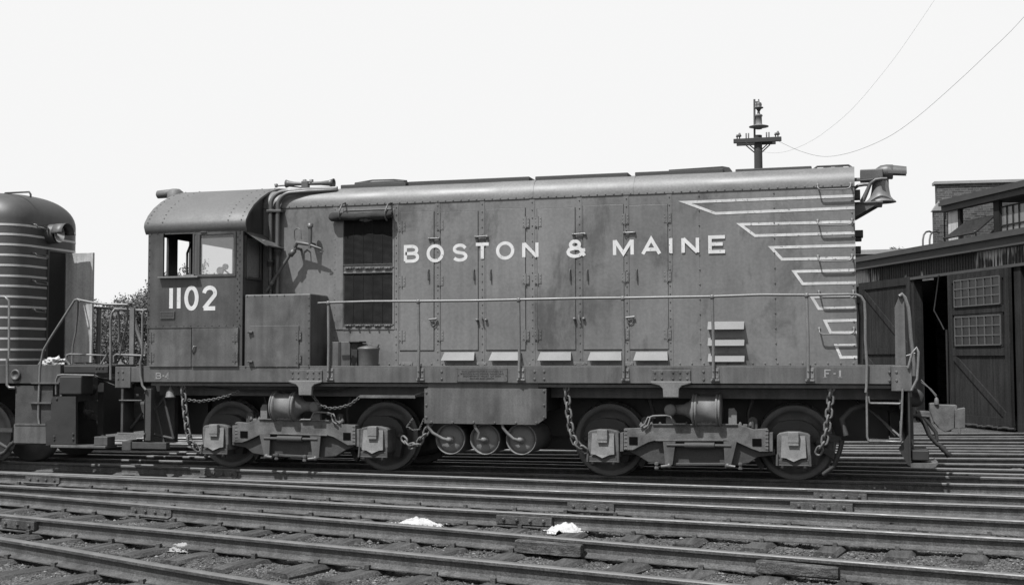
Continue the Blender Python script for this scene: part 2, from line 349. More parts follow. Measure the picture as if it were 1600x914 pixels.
g = MB(); g.add(gv, gf, True); tag(g.build('ground', M_ground), kind='structure')

# ------------------------------------------------------------------ tracks: rails, ties, joint bars
def line_x(P, Q):
    (x0, y0), (x1, y1) = P, Q; s = (y1-y0)/(x1-x0); return lambda x: y0+s*(x-x0)
def gpt(px, py, Z=0): p = at(px, py, Z=Z); return (p.x, p.y)
PROF_L = [(-.068,-.150),(.068,-.150),(.068,-.141),(.014,-.122),(.009,-.110),(.009,-.047),(.016,-.038),(.034,-.034),(.036,-.012),(.030,-.003),
          (.014,.0),(-.014,.0),(-.030,-.003),(-.036,-.012),(-.034,-.034),(-.016,-.038),(-.009,-.047),(-.009,-.110),(-.014,-.122),(-.068,-.141)]
def rail(parent, fn, x0, x1, seed=0, label=None):
    mb = MB(); n = 40; vs = []; m = len(PROF_L)
    sl = (fn(1)-fn(0)); nl = math.hypot(1, sl); nx_, ny_ = -sl/nl, 1/nl
    rnd = random.Random(seed)
    for i in range(n+1):
        x = x0+(x1-x0)*i/n; y = fn(x)+.004*math.sin(i*.9+seed); dz = .0025*math.sin(i*.7+seed*2)
        for (u, z) in PROF_L: vs.append((x+nx_*u, y+ny_*u, z+dz))
    fs = []; 
    for i in range(n):
        for k in range(m): fs.append((i*m+k, (i+1)*m+k, (i+1)*m+(k+1) % m, i*m+(k+1) % m))
    o = len(fs); mb.add(vs, fs)
    mb.add(vs[:m], [tuple(range(m))]); mb.add(vs[-m:], [tuple(range(m))[::-1]])
    for i in range(n):
        for k in (7, 8, 9, 10, 11, 12, 13): mb.mi[i*m+k] = 1 if k in (8, 9, 10, 11, 12) else 0
    ob = mb.build('rail', [M_rail, M_rhead], parent)
    bpy_fix_normals(ob)
    if label: ob['label'] = label
    return ob
def bpy_fix_normals(ob):
    bm = bmesh.new(); bm.from_mesh(ob.data); bmesh.ops.recalc_face_normals(bm, faces=bm.faces); bm.to_mesh(ob.data); bm.free()
def tie(parent, cx, cy, dirx, diry, L, w=.25, seed=0, spikes=()):
    rnd = random.Random(seed); mb = MB(); nn = 12; vs = []
    tx, ty = -diry, dirx    # across the track
    ws = [w*(1+rnd.uniform(-.12, .12)) for _ in range(3)]; top = -.154-rnd.uniform(0, .008)
    off = rnd.uniform(-.06, .06); rot = rnd.uniform(-.03, .03)
    for i in range(nn+1):
        s = (i/nn-.5)*L; ww = ws[0]*.5*(1+.05*math.sin(i*1.3+seed)); 
        ch = .03
        e = 1
        for (u, z) in [(-ww, -.36), (-ww, top-ch-.008*abs(math.sin(i*2.1+seed))), (-ww*.72, top-.002*math.sin(i+seed)), (ww*.72, top-.003*math.cos(i*1.7)), (ww, top-ch), (ww, -.36)]:
            q = u*e+s*rot; ss = s+off; 
            vs.append((cx+dirx*q+tx*ss, cy+diry*q+ty*ss, z))
    fs = [(i*6+k, i*6+(k+1) % 6, (i+1)*6+(k+1) % 6, (i+1)*6+k) for i in range(nn) for k in range(6)]
    mb.add(vs, fs); mb.add(vs[:6], [(5,4,3,2,1,0)]); mb.add(vs[-6:], [(0,1,2,3,4,5)])
    mb.cur = 1
    for (sx, sy) in spikes:     # spike heads hooked over the rail base
        for sgn in (-1, 1):
            x = sx+tx*sgn*.080+dirx*rnd.uniform(-.05, .05); y = sy+ty*sgn*.080
            mb.box((x-.02, y-.022, -.16), (x+.02, y+.022, -.118))
            mb.box((x-.013, y-.012-sgn*.02, -.13), (x+.013, y+.012-sgn*.02, -.120))
    ob = mb.build('tie', [M_tie, M_rail], parent); bpy_fix_normals(ob); return ob
def joint(parent, fn, x, L=.6, side=-1, block=False, bolts=4):
    sl = fn(1)-fn(0); a = math.atan(sl); mb = MB()
    th = .055 if block else .022
    zt, zb = (-.038, -.125)
    mb.bbox((-L/2, side*.0095, zb), (L/2, side*(.0095+th), zt), .004)
    if not block: mb.slab([(-L/2, side*.03, -.120), (L/2, side*.03, -.120), (L/2, side*.075, -.134), (-L/2, side*.075, -.134)], .008)
    for i in range(bolts):
        bx = -L*.36+i*L*.72/(bolts-1)
        mb.lathe((bx, side*(.0095+th), -.080), (0, side, 0), [(0, .019), (.014, .019), (.02, .012), (.021, 0)], 6, False)
    o = mb.build('joint_bar', M_rail, parent); o.location = (x, fn(x), 0); o.rotation_euler = (0, 0, a); bpy_fix_normals(o); return o
def track(label, fns, x0, x1, ties=None, joints=(), tlen=2.6, tseed=0, rlabels=(None, None)):
    t = thing('railway_track', label, 'railway track', 'tracks fanning out across the yard')
    for i, f in enumerate(fns): rail(t, f, x0, x1, tseed+i*3, rlabels[i])
    if ties:
        s, a, b, ph = ties; fm = lambda x: sum(f(x) for f in fns)/len(fns)
        if len(fns) == 1: fm = lambda x: fns[0](x)-.75
        sl = fm(1)-fm(0); d = 1/math.hypot(1, sl); x = a+ph; k = 0
        while x < b:
            sp = []
            for f in fns:   # where the tie line crosses each rail
                dy = f(x)-fm(x); sp.append((x-sl*dy*d*d, f(x-sl*dy*d*d)))
            tie(t, x, fm(x), d, sl*d, tlen, seed=tseed*100+k, spikes=sp); k += 1
            x += s*(1+.06*math.sin(k*2.3+tseed))
    for j in joints: joint(t, fns[j[0]], *j[1:])
    return t
fRa = line_x(gpt(0, 719.5), gpt(1600, 774)); fRb = line_x(gpt(540, 754), gpt(1600, 789.5))
fRc = line_x(gpt(0, 736.5), gpt(1600, 812)); fRd = line_x(gpt(0, 756.5), gpt(1600, 840))
fRe = line_x(gpt(0, 768), gpt(1600, 897)); fRf = line_x(gpt(0, 802), gpt(1000, 897)); fRg = line_x(gpt(0, 838.5), gpt(400, 905))
fL0 = lambda x: .735+.0*x; fLf = lambda x: 2.24
def jx(fn, px, py): return at(px, py, Z=-.08).x
track('track under the locomotive, its rails lying in the shadow beneath the trucks', [fL0, fLf], -22, 30, None, [(0, at(1390, 748, Z=0).x, .55), (1, at(1330, 712, Z=0).x, .6)], tseed=1)
track('track nearest in front of the locomotive, its two rails close together', [fRb, fRa], -16, 12, None,
      [(1, jx(fRa, 353, 738), .62), (1, jx(fRa, 1313, 773), .62), (0, jx(fRb, 1284, 789), .68, -1, True)], tseed=2)
track('second track in front of the locomotive, with trimmed tie ends showing at the right', [fRc, fRd], -16, 12, (.62, -12, 7, .12),
      [(0, jx(fRc, 74, 748), .62), (0, jx(fRc, 928, 789), .56), (1, jx(fRd, 823, 811), .62, -1, True)], tlen=2.25, tseed=3)
track('third track in front of the locomotive, with wide cindered gaps between its ties', [fRe, fRf], -16, 10, (.58, -12, 6, .2),
      [(0, jx(fRe, 242, 798), .62), (1, jx(fRf, 20, 821), .5, -1, True, 3)], tlen=2.55, tseed=4)
fRh = lambda x: fRg(x)-1.53
track('nearest track, only one rail of it crossing the lower left corner', [fRg, fRh], -12, 2, (.60, -11, 1, 0), tlen=2.6, tseed=5)
FAR = [((-6.06, 1.61), (2.16, 1.77)), ((-6.23, 2.60), (2.32, 3.03)), ((-6.43, 3.27), (2.43, 3.90)), ((-6.5, 3.85), (2.58, 5.02)), ((.13, 5.71), (2.7, 6.02)), ((.14, 6.25), (2.79, 6.69)),
       ((.14, 6.96), (2.88, 7.40)), ((.15, 7.56), (2.96, 8.07)), ((.16, 8.46), (3.08, 9.05)), ((.6, 9.5), (3.23, 10.22)), ((.62, 10.16), (3.31, 10.87)), ((.6, 11.1), (3.3, 11.95))]
fl = ['first', 'second', 'third', 'fourth', 'fifth', 'sixth']
for i in range(6):
    fa, fb = line_x(*FAR[2*i]), line_x(*FAR[2*i+1])
    track(fl[i]+' track beyond the locomotive, counted from it towards the roundhouse doors', [fa, fb], -14, 9 if i > 2 else 14, (.62, -9, 7, .1) if i > 1 else None,
          [(0, at(1340, 715, Z=0).x, .6), (0, at(1345, 724, Z=0).x, .6)][:1] if i == 1 else (), tseed=10+i)

# loose stones: stuff
rs = np.random.RandomState(3); st = MB()
fns = [fRa, fRb, fRc, fRd, fRe, fRf, fRg]
OC = [(1,0,0),(-1,0,0),(0,1,0),(0,-1,0),(0,0,1),(0,0,-1)]; OF = [(0,2,4),(2,1,4),(1,3,4),(3,0,4),(2,0,5),(1,2,5),(3,1,5),(0,3,5)]
for i in range(76000):
    x = rs.uniform(-9.5, 4); y = rs.uniform(-9.6, -1.2)
    s = .005+.013*rs.rand()**2.5+(.014 if rs.rand() < .02 else 0)
    z = -.194+hfun(x, y)+s*.2
    k = rs.uniform(.6, 1.3, 6); a = rs.uniform(0, 6.28); ca, sa = math.cos(a), math.sin(a)
    st.add([(x+s*k[j]*(o[0]*ca-o[1]*sa), y+s*k[j]*(o[0]*sa+o[1]*ca), z+s*k[j]*.75*o[2]) for j, o in enumerate(OC)], OF)
st.mi = [int(v) for v in np.repeat(rs.choice([0, 0, 0, 1, 2, 2], len(st.f)//8), 8)]
tag(st.build('cinders', [M_stone, M_stone2, M_stone3]), 'loose cinders and small stones scattered between the near rails', 'cinders', kind='stuff')
def lump(name, px, py, size, m, label, cat, group=None, flat=.6, seed=0, sub=3, rough=.35, z=-.19):
    p = at(px, py, Z=z); bm = bmesh.new(); bmesh.ops.create_icosphere(bm, subdivisions=sub, radius=1)
    for v in bm.verts:
        k = 1+rough*noise.noise(v.co*2.1+Vector((seed, 0, 0)))+rough*.5*noise.noise(v.co*6+Vector((0, seed, 0)))
        v.co = Vector((v.co.x*size[0]*k, v.co.y*size[1]*k, v.co.z*size[2]*k))
    mb = MB(); mb.bm(bm, rough < .5); o = mb.build(name, m); o.location = (p.x, p.y, z+size[2]*flat); return tag(o, label, cat, group)
def sand(px, py, w, d, h, m, label, seed, Zs=-.158):
    p = at(px, py, Z=Zs); rnd = np.random.RandomState(seed); mb = MB(); n_ = 46; vs = []
    for j in range(n_+1):
        for i in range(n_+1):
            u, v = i/n_*2-1, j/n_*2-1; r_ = math.hypot(u, v)*(1+.35*noise.noise(Vector((u*2+seed, v*2, 0)))); k_ = max(0, 1-r_)
            vs.append((p.x+u*w, p.y+v*d, Zs-.02+h*k_**.7*(1+.35*noise.noise(Vector((u*5, v*5, seed))))+.012*noise.noise(Vector((u*17, v*17, seed)))*(k_ > 0)))
    mb.add(vs, [(j*(n_+1)+i, j*(n_+1)+i+1, (j+1)*(n_+1)+i+1, (j+1)*(n_+1)+i) for j in range(n_) for i in range(n_)], True)
    for _ in range(160):
        a_ = rnd.uniform(0, 6.28); r_ = rnd.uniform(.4, 1.25); s_ = rnd.uniform(.003, .010); c_ = (p.x+w*r_*math.cos(a_), p.y+d*r_*math.sin(a_), Zs+.004)
        mb.add([(c_[0]+o_[0]*s_, c_[1]+o_[1]*s_, c_[2]+o_[2]*s_*.7) for o_ in OC], OF)
    return tag(mb.build('sand_pile', m), label, 'sand pile', 'spilled white sand')
sand(886, 829, .20, .12, .105, M_salt, 'bright white pile of spilled sand beside a bolted joint block between the rails', 1)
sand(653, 818, .27, .07, .085, M_salt, 'thin white streak of spilled sand at the foot of a rail', 2)
sand(292, 856, .18, .10, .09, mat('grey_sand', .22, .3, .9, 10, bump=.8), 'small greyish heap of spilled sand at lower left between two rails', 3)
lump('clod', 718, 893, (.065, .055, .05), M_wood, 'dark round clod resting against the nearest rail', 'clod', None, .5, 4, 3, .8, z=-.17)
lump('clod', 301, 811, (.06, .04, .045), M_wood, 'dark clod against the rail, right of the riveted joint bar at lower left', 'clod', None, .5, 5, 3, .8, z=-.16)
lump('clod', 1588, 741, (.13, .07, .05), M_stone, 'large grey clod on the rail at the right edge of the photograph', 'clod', None, .6, 6, 3, .8, z=-.10)
lump('cinder_heap', 1405, 822, (.22, .05, .04), M_wood, 'flattened clump of dead weeds lying between rails at lower right', 'weeds', None, .3, 7, 3, .9, z=-.13)
def woodblock(px0, py0, px1, py1, label, fn, L, hgt=.115, th=.09, seed=0):
    x = (at(px0, py0, Z=-.09).x+at(px1, py1, Z=-.09).x)/2; mb = MB(); rnd = random.Random(seed); n = 26; vs = []
    for i in range(n+1):
        u = (i/n-.5)*L*(1); 
        for k in range(14):
            a = 2*math.pi*(k+.5)/14; c, s = math.cos(a), math.sin(a); m_ = max(abs(c), abs(s))
            rr = 1+.16*noise.noise(Vector((u*3, k*1.7, seed)))+.05*noise.noise(Vector((u*20, k*3, seed)))
            e = .9 if i in (0, n) else 1
            vs.append((u, th/2*c/m_*rr*e, hgt/2*s/m_*rr*e))
    fs = [(i*14+k, (i+1)*14+k, (i+1)*14+(k+1) % 14, i*14+(k+1) % 14) for i in range(n) for k in range(14)]
    mb.add(vs, fs); mb.add(vs[:14], [tuple(range(14))]); mb.add(vs[-14:], [tuple(range(14))[::-1]])
    o = mb.build('wooden_block', M_wood); bpy_fix_normals(o); sl = fn(1)-fn(0)
    o.location = (x, fn(x)-.095, -.090); o.rotation_euler = (0, 0, math.atan(sl)); return tag(o, label, 'wooden block', 'wooden blocks wedged against rails')
woodblock(815, 840, 922, 862, 'squared dark wooden block wedged flat against a rail below the bright white sand', fRe, .66, seed=1)
woodblock(1192, 870, 1308, 895, 'splintered weathered wooden block leaning on a rail near the bottom right', fRf if False else fRe, .66, .10, .08, seed=2)

# ------------------------------------------------------------------ the locomotive
LOCO = thing('diesel_locomotive', 'long grey diesel switcher lettered BOSTON & MAINE and numbered 1102, parked across the yard', 'locomotive')
ZB, ZD = 1.254, 1.472            # sill bottom, deck
XCL, XCR = -9.84, -8.316         # cab
XHR = .072; ZSEAM = 3.785        # hood front, roof seam
XSL, XSR = at(203, 585, Y=0).x, at(1392, 585, Y=0).x
YF = 2*CEN                       # far side sill
sx = lambda px, Y=0, py=560: at(px, py, Y=Y).x
sz = lambda px, py, Y=0: at(px, py, Y=Y).z
# frame and sill
fr = MB()
fr.bbox((XSL, 0, ZB), (XSR, .05, ZD-.006), .004); fr.bbox((XSL, YF-.05, ZB), (XSR, YF, ZD-.006), .004)
fr.box((XSL-.12, .002, ZD-.02), (XSR+.2, YF-.002, ZD))
fr.box((-9.9, .45, 1.05), (.6, .65, ZD-.03)); fr.box((-9.9, 2.3, 1.05), (.6, 2.5, ZD-.03))
fr.box((-9.8, .06, 1.20), (.5, YF-.06, 1.24))
for px in (160,):
    pass
def endplate(x0, x1):
    for y0 in (-.014, YF+.002):
        fr.bbox((x0, y0, sz((800), 612) if False else 1.17), (x1, y0+.012, ZD), .003)
for (pa, pb, xx0, xx1) in ((181, 203, None, None), (1392, 1424, None, None)):
    a, b = sx(pa), sx(pb)
    if pa < 500:
        fr.bbox((a, -.012, 1.17), (b+.02, .04, ZD+.004), .004); fr.box((a, 0.04, 1.17), (a+.03, YF, ZD))
        for dx in (.05, .13):
            for z in (1.30, 1.40): fr.rivet(a+dx, -.012, z, .017, .014)
    else:
        fr.bbox((a, -.012, 1.17), (b, .04, ZD+.004), .004); fr.box((b-.03, 0.04, 1.10), (b, YF, ZD))
        for dx in (.06, .14):
            for z in (1.30, 1.40): fr.rivet(a+dx-.08, -.012, z, .017, .014)
for px in (655, 690, 835, 850, 1099): 
    for z in (1.305, 1.405): fr.rivet(sx(px), -.001, z, .017, .013)
X2_ = -3.163+1.22; X1_ = -8.833+1.22
frame = fr.build('frame', M_sill, LOCO)
dk = MB(); dk.box((XSL+.1, -.003, ZD+.001), (XSR+.1, .02, ZD+.012)); dk.build('deck_edge', M_rail_h, LOCO)
ug = MB(); ug.box((-10.0, 1.0, .50), (.45, 2.0, 1.19)); ug.box((.46, .9, .55), (.58, 2.1, 1.2)); ug.box((-10.25, .9, .45), (-9.35, 2.2, 1.2)); ug.box((-5.2, 1.1, .30), (-3.5, 1.9, .62)); ug.box((X1_-.75, 1.0, .35), (X1_+.75, 2.0, .62)); ug.box((X2_-.75, 1.0, .35), (X2_+.75, 2.0, .62))
ug.build('underframe_dark_fill', M_dark, LOCO)  # plain dark masses added to black out the view beneath the frame
# bolster brackets
for px0, px1 in ((453, 505), (1017, 1080)):
    b = MB(); a, c = sx(px0), sx(px1); m = (a+c)/2; w = (c-a)/2
    b.bbox((a+.01, -.02, ZB+.03), (c-.01, .0, ZB+.17), .004)
    for dx in (-.8, -.45, .1, .45, .8):
        for z in (ZB+.06, ZB+.14): b.rivet(m+dx*w, -.02, z, .016, .014)
    b.build('bracket_plate', M_sill, LOCO); b = MB()
    b.prism([(a, ZB+.03), (a, ZB), (m-w*.55, ZB-.03), (m-w*.4, ZB-.07), (m-w*.38, 1.075), (m+w*.38, 1.075), (m+w*.40, ZB-.07), (m+w*.55, ZB-.03), (c, ZB), (c, ZB+.03)], -.045, .02)
    bo = b.build('bolster_bracket', M_cyl, LOCO, bevel=.01); bpy_fix_normals(bo)
# equipment trust plate
p = MB(); a = at(714, 596, Y=0); c = at(793, 575.5, Y=0)
p.bbox((a.x, -.008, a.z), (c.x, 0, c.z), .002); p.rivet(a.x+.02, -.008, (a.z+c.z)/2, .008); p.rivet(c.x-.02, -.008, (a.z+c.z)/2, .008)
for (x0, x1, z0, z1) in ((a.x, c.x, c.z-.012, c.z), (a.x, c.x, a.z, a.z+.012), (a.x, a.x+.01, a.z, c.z), (c.x-.01, c.x, a.z, c.z)):
    p.box((x0+.001, -.011, z0+.001), (x1-.001, -.008, z1-.001))
plate = p.build('lettered_plate', M_sill, LOCO)
def text_obj(body, x, z, y, size, width, m, parent, name='raised_lettering'):
    cu = bpy.data.curves.new(name, 'FONT'); cu.body = body; cu.size = size; cu.extrude = .0012; cu.align_x = 'CENTER'
    tmp = bpy.data.objects.new('tmp', cu); COL.objects.link(tmp); dg = bpy.context.evaluated_depsgraph_get(); dg.update()
    me = bpy.data.meshes.new_from_object(tmp.evaluated_get(dg)); bpy.data.objects.remove(tmp); bpy.data.curves.remove(cu)
    ws = [v.co.x for v in me.vertices]; k = width/(max(ws)-min(ws))
    for v in me.vertices: v.co = Vector((x+v.co.x*k, y-v.co.z, z+v.co.y))
    me.materials.clear(); me.materials.append(m); o = bpy.data.objects.new(name, me); COL.objects.link(o); o.parent = parent; return o
mx = (a.x+c.x)/2; hh = (c.z-a.z-.05)/4
for i, (t, w_) in enumerate((('THIS LOCOMOTIVE IS OWNED BY', .58), ('BOSTON AND MAINE RAILROAD', .60), ('EQUIPMENT TRUST OF 1939', .52), ('OWNER AND LESSOR', .34))):
    text_obj(t, mx, c.z-.025-hh*(i+.8), -.0095, hh*.95, w_, M_dark, plate)

# cab: hollow body with window openings
cab = thing('cab', None, None); cab.parent = LOCO
def cabbox(mb, x0, x1, z0, z1, y0=0, y1=.035): mb.box((x0, y0, z0), (x1, y1, z1))
ZE = 3.42   # eave
cw = MB()
wx0, wx1 = sx(255, 0, 395), sx(301, 0, 395); vx0, vx1 = sx(312, 0, 395), sx(367, 0, 395)
wz0 = sz(310, 430.5); 
cabbox(cw, XCL, wx0, ZD, ZE); cabbox(cw, wx0, vx1, ZD, wz0); cabbox(cw, vx1, XCR, ZD, ZE); cabbox(cw, wx1, vx0, wz0, ZE)
cabbox(cw, wx0, wx1, 3.395, ZE); cabbox(cw, vx0, vx1, 3.395, ZE)
# far wall with openings, near-window mirrored
cabbox(cw, XCL, XCL+.3, ZD, ZE, YF-.035, YF); cabbox(cw, XCL+.3, XCR, ZD, wz0, YF-.035, YF); cabbox(cw, XCR-.3, XCR, wz0, ZE, YF-.035, YF)
cabbox(cw, XCL+.3, XCR-.3, 3.30, ZE, YF-.035, YF); cabbox(cw, XCL+.75, XCL+.83, wz0, 3.30, YF-.035, YF)
# rear end wall (X = XCL) with a door window and side windows
def endwall(mb, x, y0, y1, z0, z1): mb.box((x, y0, z0), (x+.035, y1, z1))
ey = [at(q, 395, X=XCL).y for q in (255, 259, 274.5, 295, 313, 344, 352, 361)]
zw = 2.72
for (y0, y1) in ((.036, .36), (ey[1]+.02, ey[2]), (ey[3], ey[4]), (2.5, YF-.036)):
    endwall(cw, XCL, max(y0, .036), y1, zw, ZE)
endwall(cw, XCL, .036, YF-.036, ZD, zw); 
for (y0, y1) in ((.36, ey[1]+.02), (ey[2], ey[3]), (ey[4], 2.5)): endwall(cw, XCL, y0, y1, 3.46, 3.5)
arc_roof = [(-.01, 3.42), (-.045, 3.50), (-.035, 3.56), (.06, 3.68), (.20, 3.80), (.40, 3.92), (.66, 4.04), (1.0, 4.14), (1.48, 4.19)]
full = arc_roof+[(YF-y, z) for y, z in arc_roof[::-1][1:]]
def xprism(mb, poly, x0, x1):   # poly of (y, z)
    n = len(poly); vs = [(x0, y, z) for y, z in poly]+[(x1, y, z) for y, z in poly]
    mb.add(vs, [tuple(range(n)), tuple(range(n, 2*n))[::-1]]+[((i+1) % n, i, i+n, (i+1) % n+n) for i in range(n)])
gab = [(y*.97+.04, z-.03) for y, z in full]
# gable plates above the end walls
cg = MB(); xprism(cg, gab, XCL+.002, XCL+.034); xprism(cg, gab, XCR-.034, XCR-.002); 
# front wall of the cab, either side of the hood, window beside the hood
fy0, fy1 = .06, .55
cz0, cz1 = sz(390, 434, .3) , sz(390, 384, .3)
cw.box((XCR-.035, .036, ZD), (XCR, YF-.036, cz0)); cw.box((XCR-.035, .036, cz0), (XCR, fy0, ZE)); cw.box((XCR-.035, fy1, cz0), (XCR, YF-.036, ZE)); cw.box((XCR-.035, fy0, 3.34), (XCR, fy1, ZE))
for xx in (XCR-.05, XCL+.022):   # rivets down both corners
    for k in range(19):
        cw.rivet(xx, 0, ZD+.10+k*.1, .0095); 
        if xx > -9: cw.rivet(xx-.035, 0, ZD+.15+k*.1, .0095)
cw.rivets((XCL+.05, 3.405), (XCR-.05, 3.405), -.002, .1, .009)
cw.rivets((XCL+.03, sz(300, 509)), (XCR-.03, sz(300, 509)), 0, .11, .009)
wall = cw.build('wall', M_cab, cab); cg2 = cg.build('gable', M_cab, cab); bpy_fix_normals(cg2)
# roof shell
rf = MB(); n = len(full); inner = [(CEN+(y-CEN)*.985, z-.03) for y, z in full]
poly = full+inner[::-1]
nx0, nx1 = XCL-.05, XCR+.06
m2 = len(full)
vs = []
for x in (nx0, nx1):
    vs += [(x, y, z) for y, z in full]+[(x, y, z) for y, z in inner]
fs = []
T = 2*m2
for i in range(m2-1):
    fs += [(i, i+1, T+i+1, T+i), (m2+i+1, m2+i, T+m2+i, T+m2+i+1), (i+1, i, m2+i, m2+i+1), (T+i, T+i+1, T+m2+i+1, T+m2+i)]
fs += [(0, m2, T+m2, T), (m2-1, m2-1+m2, T+2*m2-1, T+m2-1)]
rf.add(vs, fs, False)
ro = rf.build('cab_roof', M_croof, cab); bpy_fix_normals(ro)
sm = ro.modifiers.new('b', 'BEVEL'); sm.width = .02; sm.segments = 2; sm.limit_method = 'ANGLE'; sm.angle_limit = R(50)
for pol in ro.data.polygons: pol.use_smooth = abs(pol.normal.x) < .5
rb = MB()
for x in (nx0+.06, nx0+.30, nx1-.07, nx1-.28):
    for i in range(2, m2//2):
        for tt in (.0, .5):
            y = full[i][0]*(1-tt)+full[i+1][0]*tt; z = full[i][1]*(1-tt)+full[i+1][1]*tt; rb.box((x-.008, y-.008, z-.005), (x+.008, y+.008, z+.006))
rb.build('roof_rivets', M_croof, cab)
# vent stub on roof at left
v = MB(); v0, v1, v2 = at(245, 304.5, Y=1.0), at(262, 303, Y=1.0), at(276, 300, Y=1.0)
v.tube([v0, v0.lerp(v1, .12), v1, v2], [.03, .062, .066, .05], 14); v.lathe((v2.x-.02, 1.0, v2.z-.12), (0, 0, 1), [(0, .13), (.12, .12), (.16, .07), (.165, 0)], 18); v.build('roof_vent', M_croof, cab)
# windows: frames, panes, sill ledge
wf = MB()
def frame_rect(mb, x0, x1, z0, z1, t, y0, y1):
    mb.box((x0, y0, z0), (x1, y1, z0+t)); mb.box((x0, y0, z1-t), (x1, y1, z1)); mb.box((x0, y0, z0+t), (x0+t, y1, z1-t)); mb.box((x1-t, y0, z0+t), (x1, y1, z1-t))
frame_rect(wf, vx0-.03, vx1+.02, wz0-.02, 3.40, .035, -.014, -.001); frame_rect(wf, wx1+.005, vx0-.035, wz0-.01, 3.39, .02, -.008, -.001)
w1 = wf.build('window', M_cab, cab)
gp = MB(); gp.box((vx0, .012, wz0), (vx1, .018, 3.39)); gp.build('pane', M_glass, w1)
wl = MB(); wl.bbox((wx0-.05, -.07, wz0-.035), (wx1+.12, .0, wz0-.01), .004); wl.box((wx1-.12, -.05, wz0-.01), (wx1+.05, -.01, wz0+.015)); wl.build('arm_rest', M_rail_h, cab)
wt = MB(); wt.box((wx0+.03, -.01, 3.385), (vx1, -.001, 3.395)); wt.box((vx0+.02, -.03, 3.395), (vx0+.12, -.001, 3.41)); wt.build('window_track', M_cab, cab)
fwn = MB(); frame_rect(fwn, 0, 0, 0, 0, 0, 0, 0) if False else None
fwn.box((XCR, fy0, cz0-.02), (XCR+.02, fy0+.03, 3.34)); fwn.box((XCR, fy1-.03, cz0-.02), (XCR+.02, fy1, 3.34)); fwn.box((XCR, fy0+.03, cz0-.03), (XCR+.035, fy1-.03, cz0)); fwn.box((XCR, fy0+.03, cz1+.1), (XCR+.02, fy1-.03, cz1+.13))
w2 = fwn.build('window', M_cab, cab); gp = MB(); gp.box((XCR-.02, fy0, cz0), (XCR-.015, fy1, cz1+.1)); gp.build('pane', M_glass, w2)
aw = MB(); zt = 3.40
q0, q1 = Vector((XCR+.01, .05, zt)), Vector((XCR+.01, .58, zt)); dx_ = Vector((.34, 0, -.21))
aw.slab([q0, q0+dx_, q1+dx_, q1], .012); aw.tube([q0+dx_, q1+dx_], .012, 6)
aw.build('visor', M_pipe, cab)
vb = MB(); vb.tube([(XCR+.03, .2, 3.30), (XCR+.25, .2, 3.27)], .008, 6); vb.build('visor_stay', M_pipe, cab)
# interior seen through the windows
ci = MB(); ci.box((XCL+.5, .9, ZD), (XCR-.3, 1.9, 1.8)); ci.tube([(XCL+.06, .98, 2.3), (XCL+.06, .98, 3.2), (XCL+.08, 1.05, 3.35), (XCL+.1, 1.2, 3.42)], .018, 8)
ci.box((XCR-.45, .5, 2.0), (XCR-.12, 1.9, 2.82)); ci.tube([(XCR-.6, .55, 2.9), (XCR-.4, .55, 2.75)], .012, 6)
cin = ci.build('control_stand', M_int, cab)
for (px, py, r_) in ((345, 423, .048), (353, 417, .038)):
    q = at(px, py, Y=.48); gg = MB(); gg.lathe((q.x, .48, q.z), (0, -1, 0), [(0, r_*1.15), (.03, r_*1.15), (.03, r_), (.026, 0)], 20); gg.build('gauge', M_lens, cin)
for (py0, py1) in ((.2, .6),):
    s_ = MB(); s_.box((XCL+.1, 2.0, 2.3), (XCL+.5, 2.4, 2.75)); s_.build('seat_back', M_int, cab)
# number, builder plate, lower doors
for ch, rc in (('1', (264, 447, 271, 485.3)), ('1', (276, 446.5, 283, 485.2)), ('0', (288, 446, 310.8, 485.5)), ('2', (315.8, 446, 339.8, 485.3))): num = MB(); letter(num, ch, rc, -.004, .060, 0); num.build('painted_numeral', M_white, LOCO)
def place_panel(name, px, Y, th, m, parent, w=.004, base=None):
    a = at(px[0], px[3], Y=Y); b = at(px[2], px[1], Y=Y); mb = MB(); mb.bbox((a.x, Y-th, a.z), (b.x, Y, b.z), w); return mb.build(name, m, parent), a, b
bp_, a, b = place_panel('builder_plate', (250.7, 486.5, 273.5, 498.5), -.001, .012, M_cab, LOCO)
e_ = MB(); frame_rect(e_, a.x+.004, b.x-.004, a.z+.004, b.z-.004, .008, -.017, -.013); e_.box((a.x+.03, -.016, a.z+.045), (b.x-.03, -.013, a.z+.052)); e_.box((a.x+.03, -.016, a.z+.07), (b.x-.03, -.013, a.z+.076)); e_.build('plate_rim', M_pipe, bp_)
def hinge(parent, x, z, Y, m, w=.085, h=.12, stem=True):
    mb = MB(); mb.box((x-w/2, Y-.006, z-h/2), (x-.006, Y-.0002, z+h/2)); mb.box((x+.006, Y-.006, z-h/2), (x+w/2, Y-.0002, z+h/2))
    mb.tube([(x, Y-.007, z-h/2-.02), (x, Y-.007, z+h/2+.01)], .008, 6)
    for sx_ in (-1, 1):
        for sz_ in (-1, 0, 1): mb.rivet(x+sx_*w*.34, Y-.006, z+sz_*h*.34, .008, .006)
    return mb.build('hinge', m, parent)
def door(px, Y, th, m, parent, name='door'):
    o, a, b = place_panel(name, px, Y, th, m, parent, .003); return o, a, b
d1, a1, b1 = door((233.5, 512, 300, 573), 0, .022, M_box, cab, 'lower_door'); d2, a2, b2 = door((300.6, 511.5, 373.5, 572.5), 0, .028, M_box, cab, 'lower_door')
for py in (527, 558): hinge(d1, at(238, py, Y=0).x, at(238, py, Y=0).z, -.022, M_box); hinge(d2, at(368.5, py, Y=0).x, at(368, py, Y=0).z, -.028, M_box)
hk = MB(); q = at(303, 545, Y=0); hk.tube([(q.x, -.03, q.z-.06), (q.x+.005, -.055, q.z-.02), (q.x+.03, -.06, q.z+.035), (q.x+.05, -.03, q.z+.03)], .009, 6); hk.build('handle', M_rail_h, d2)
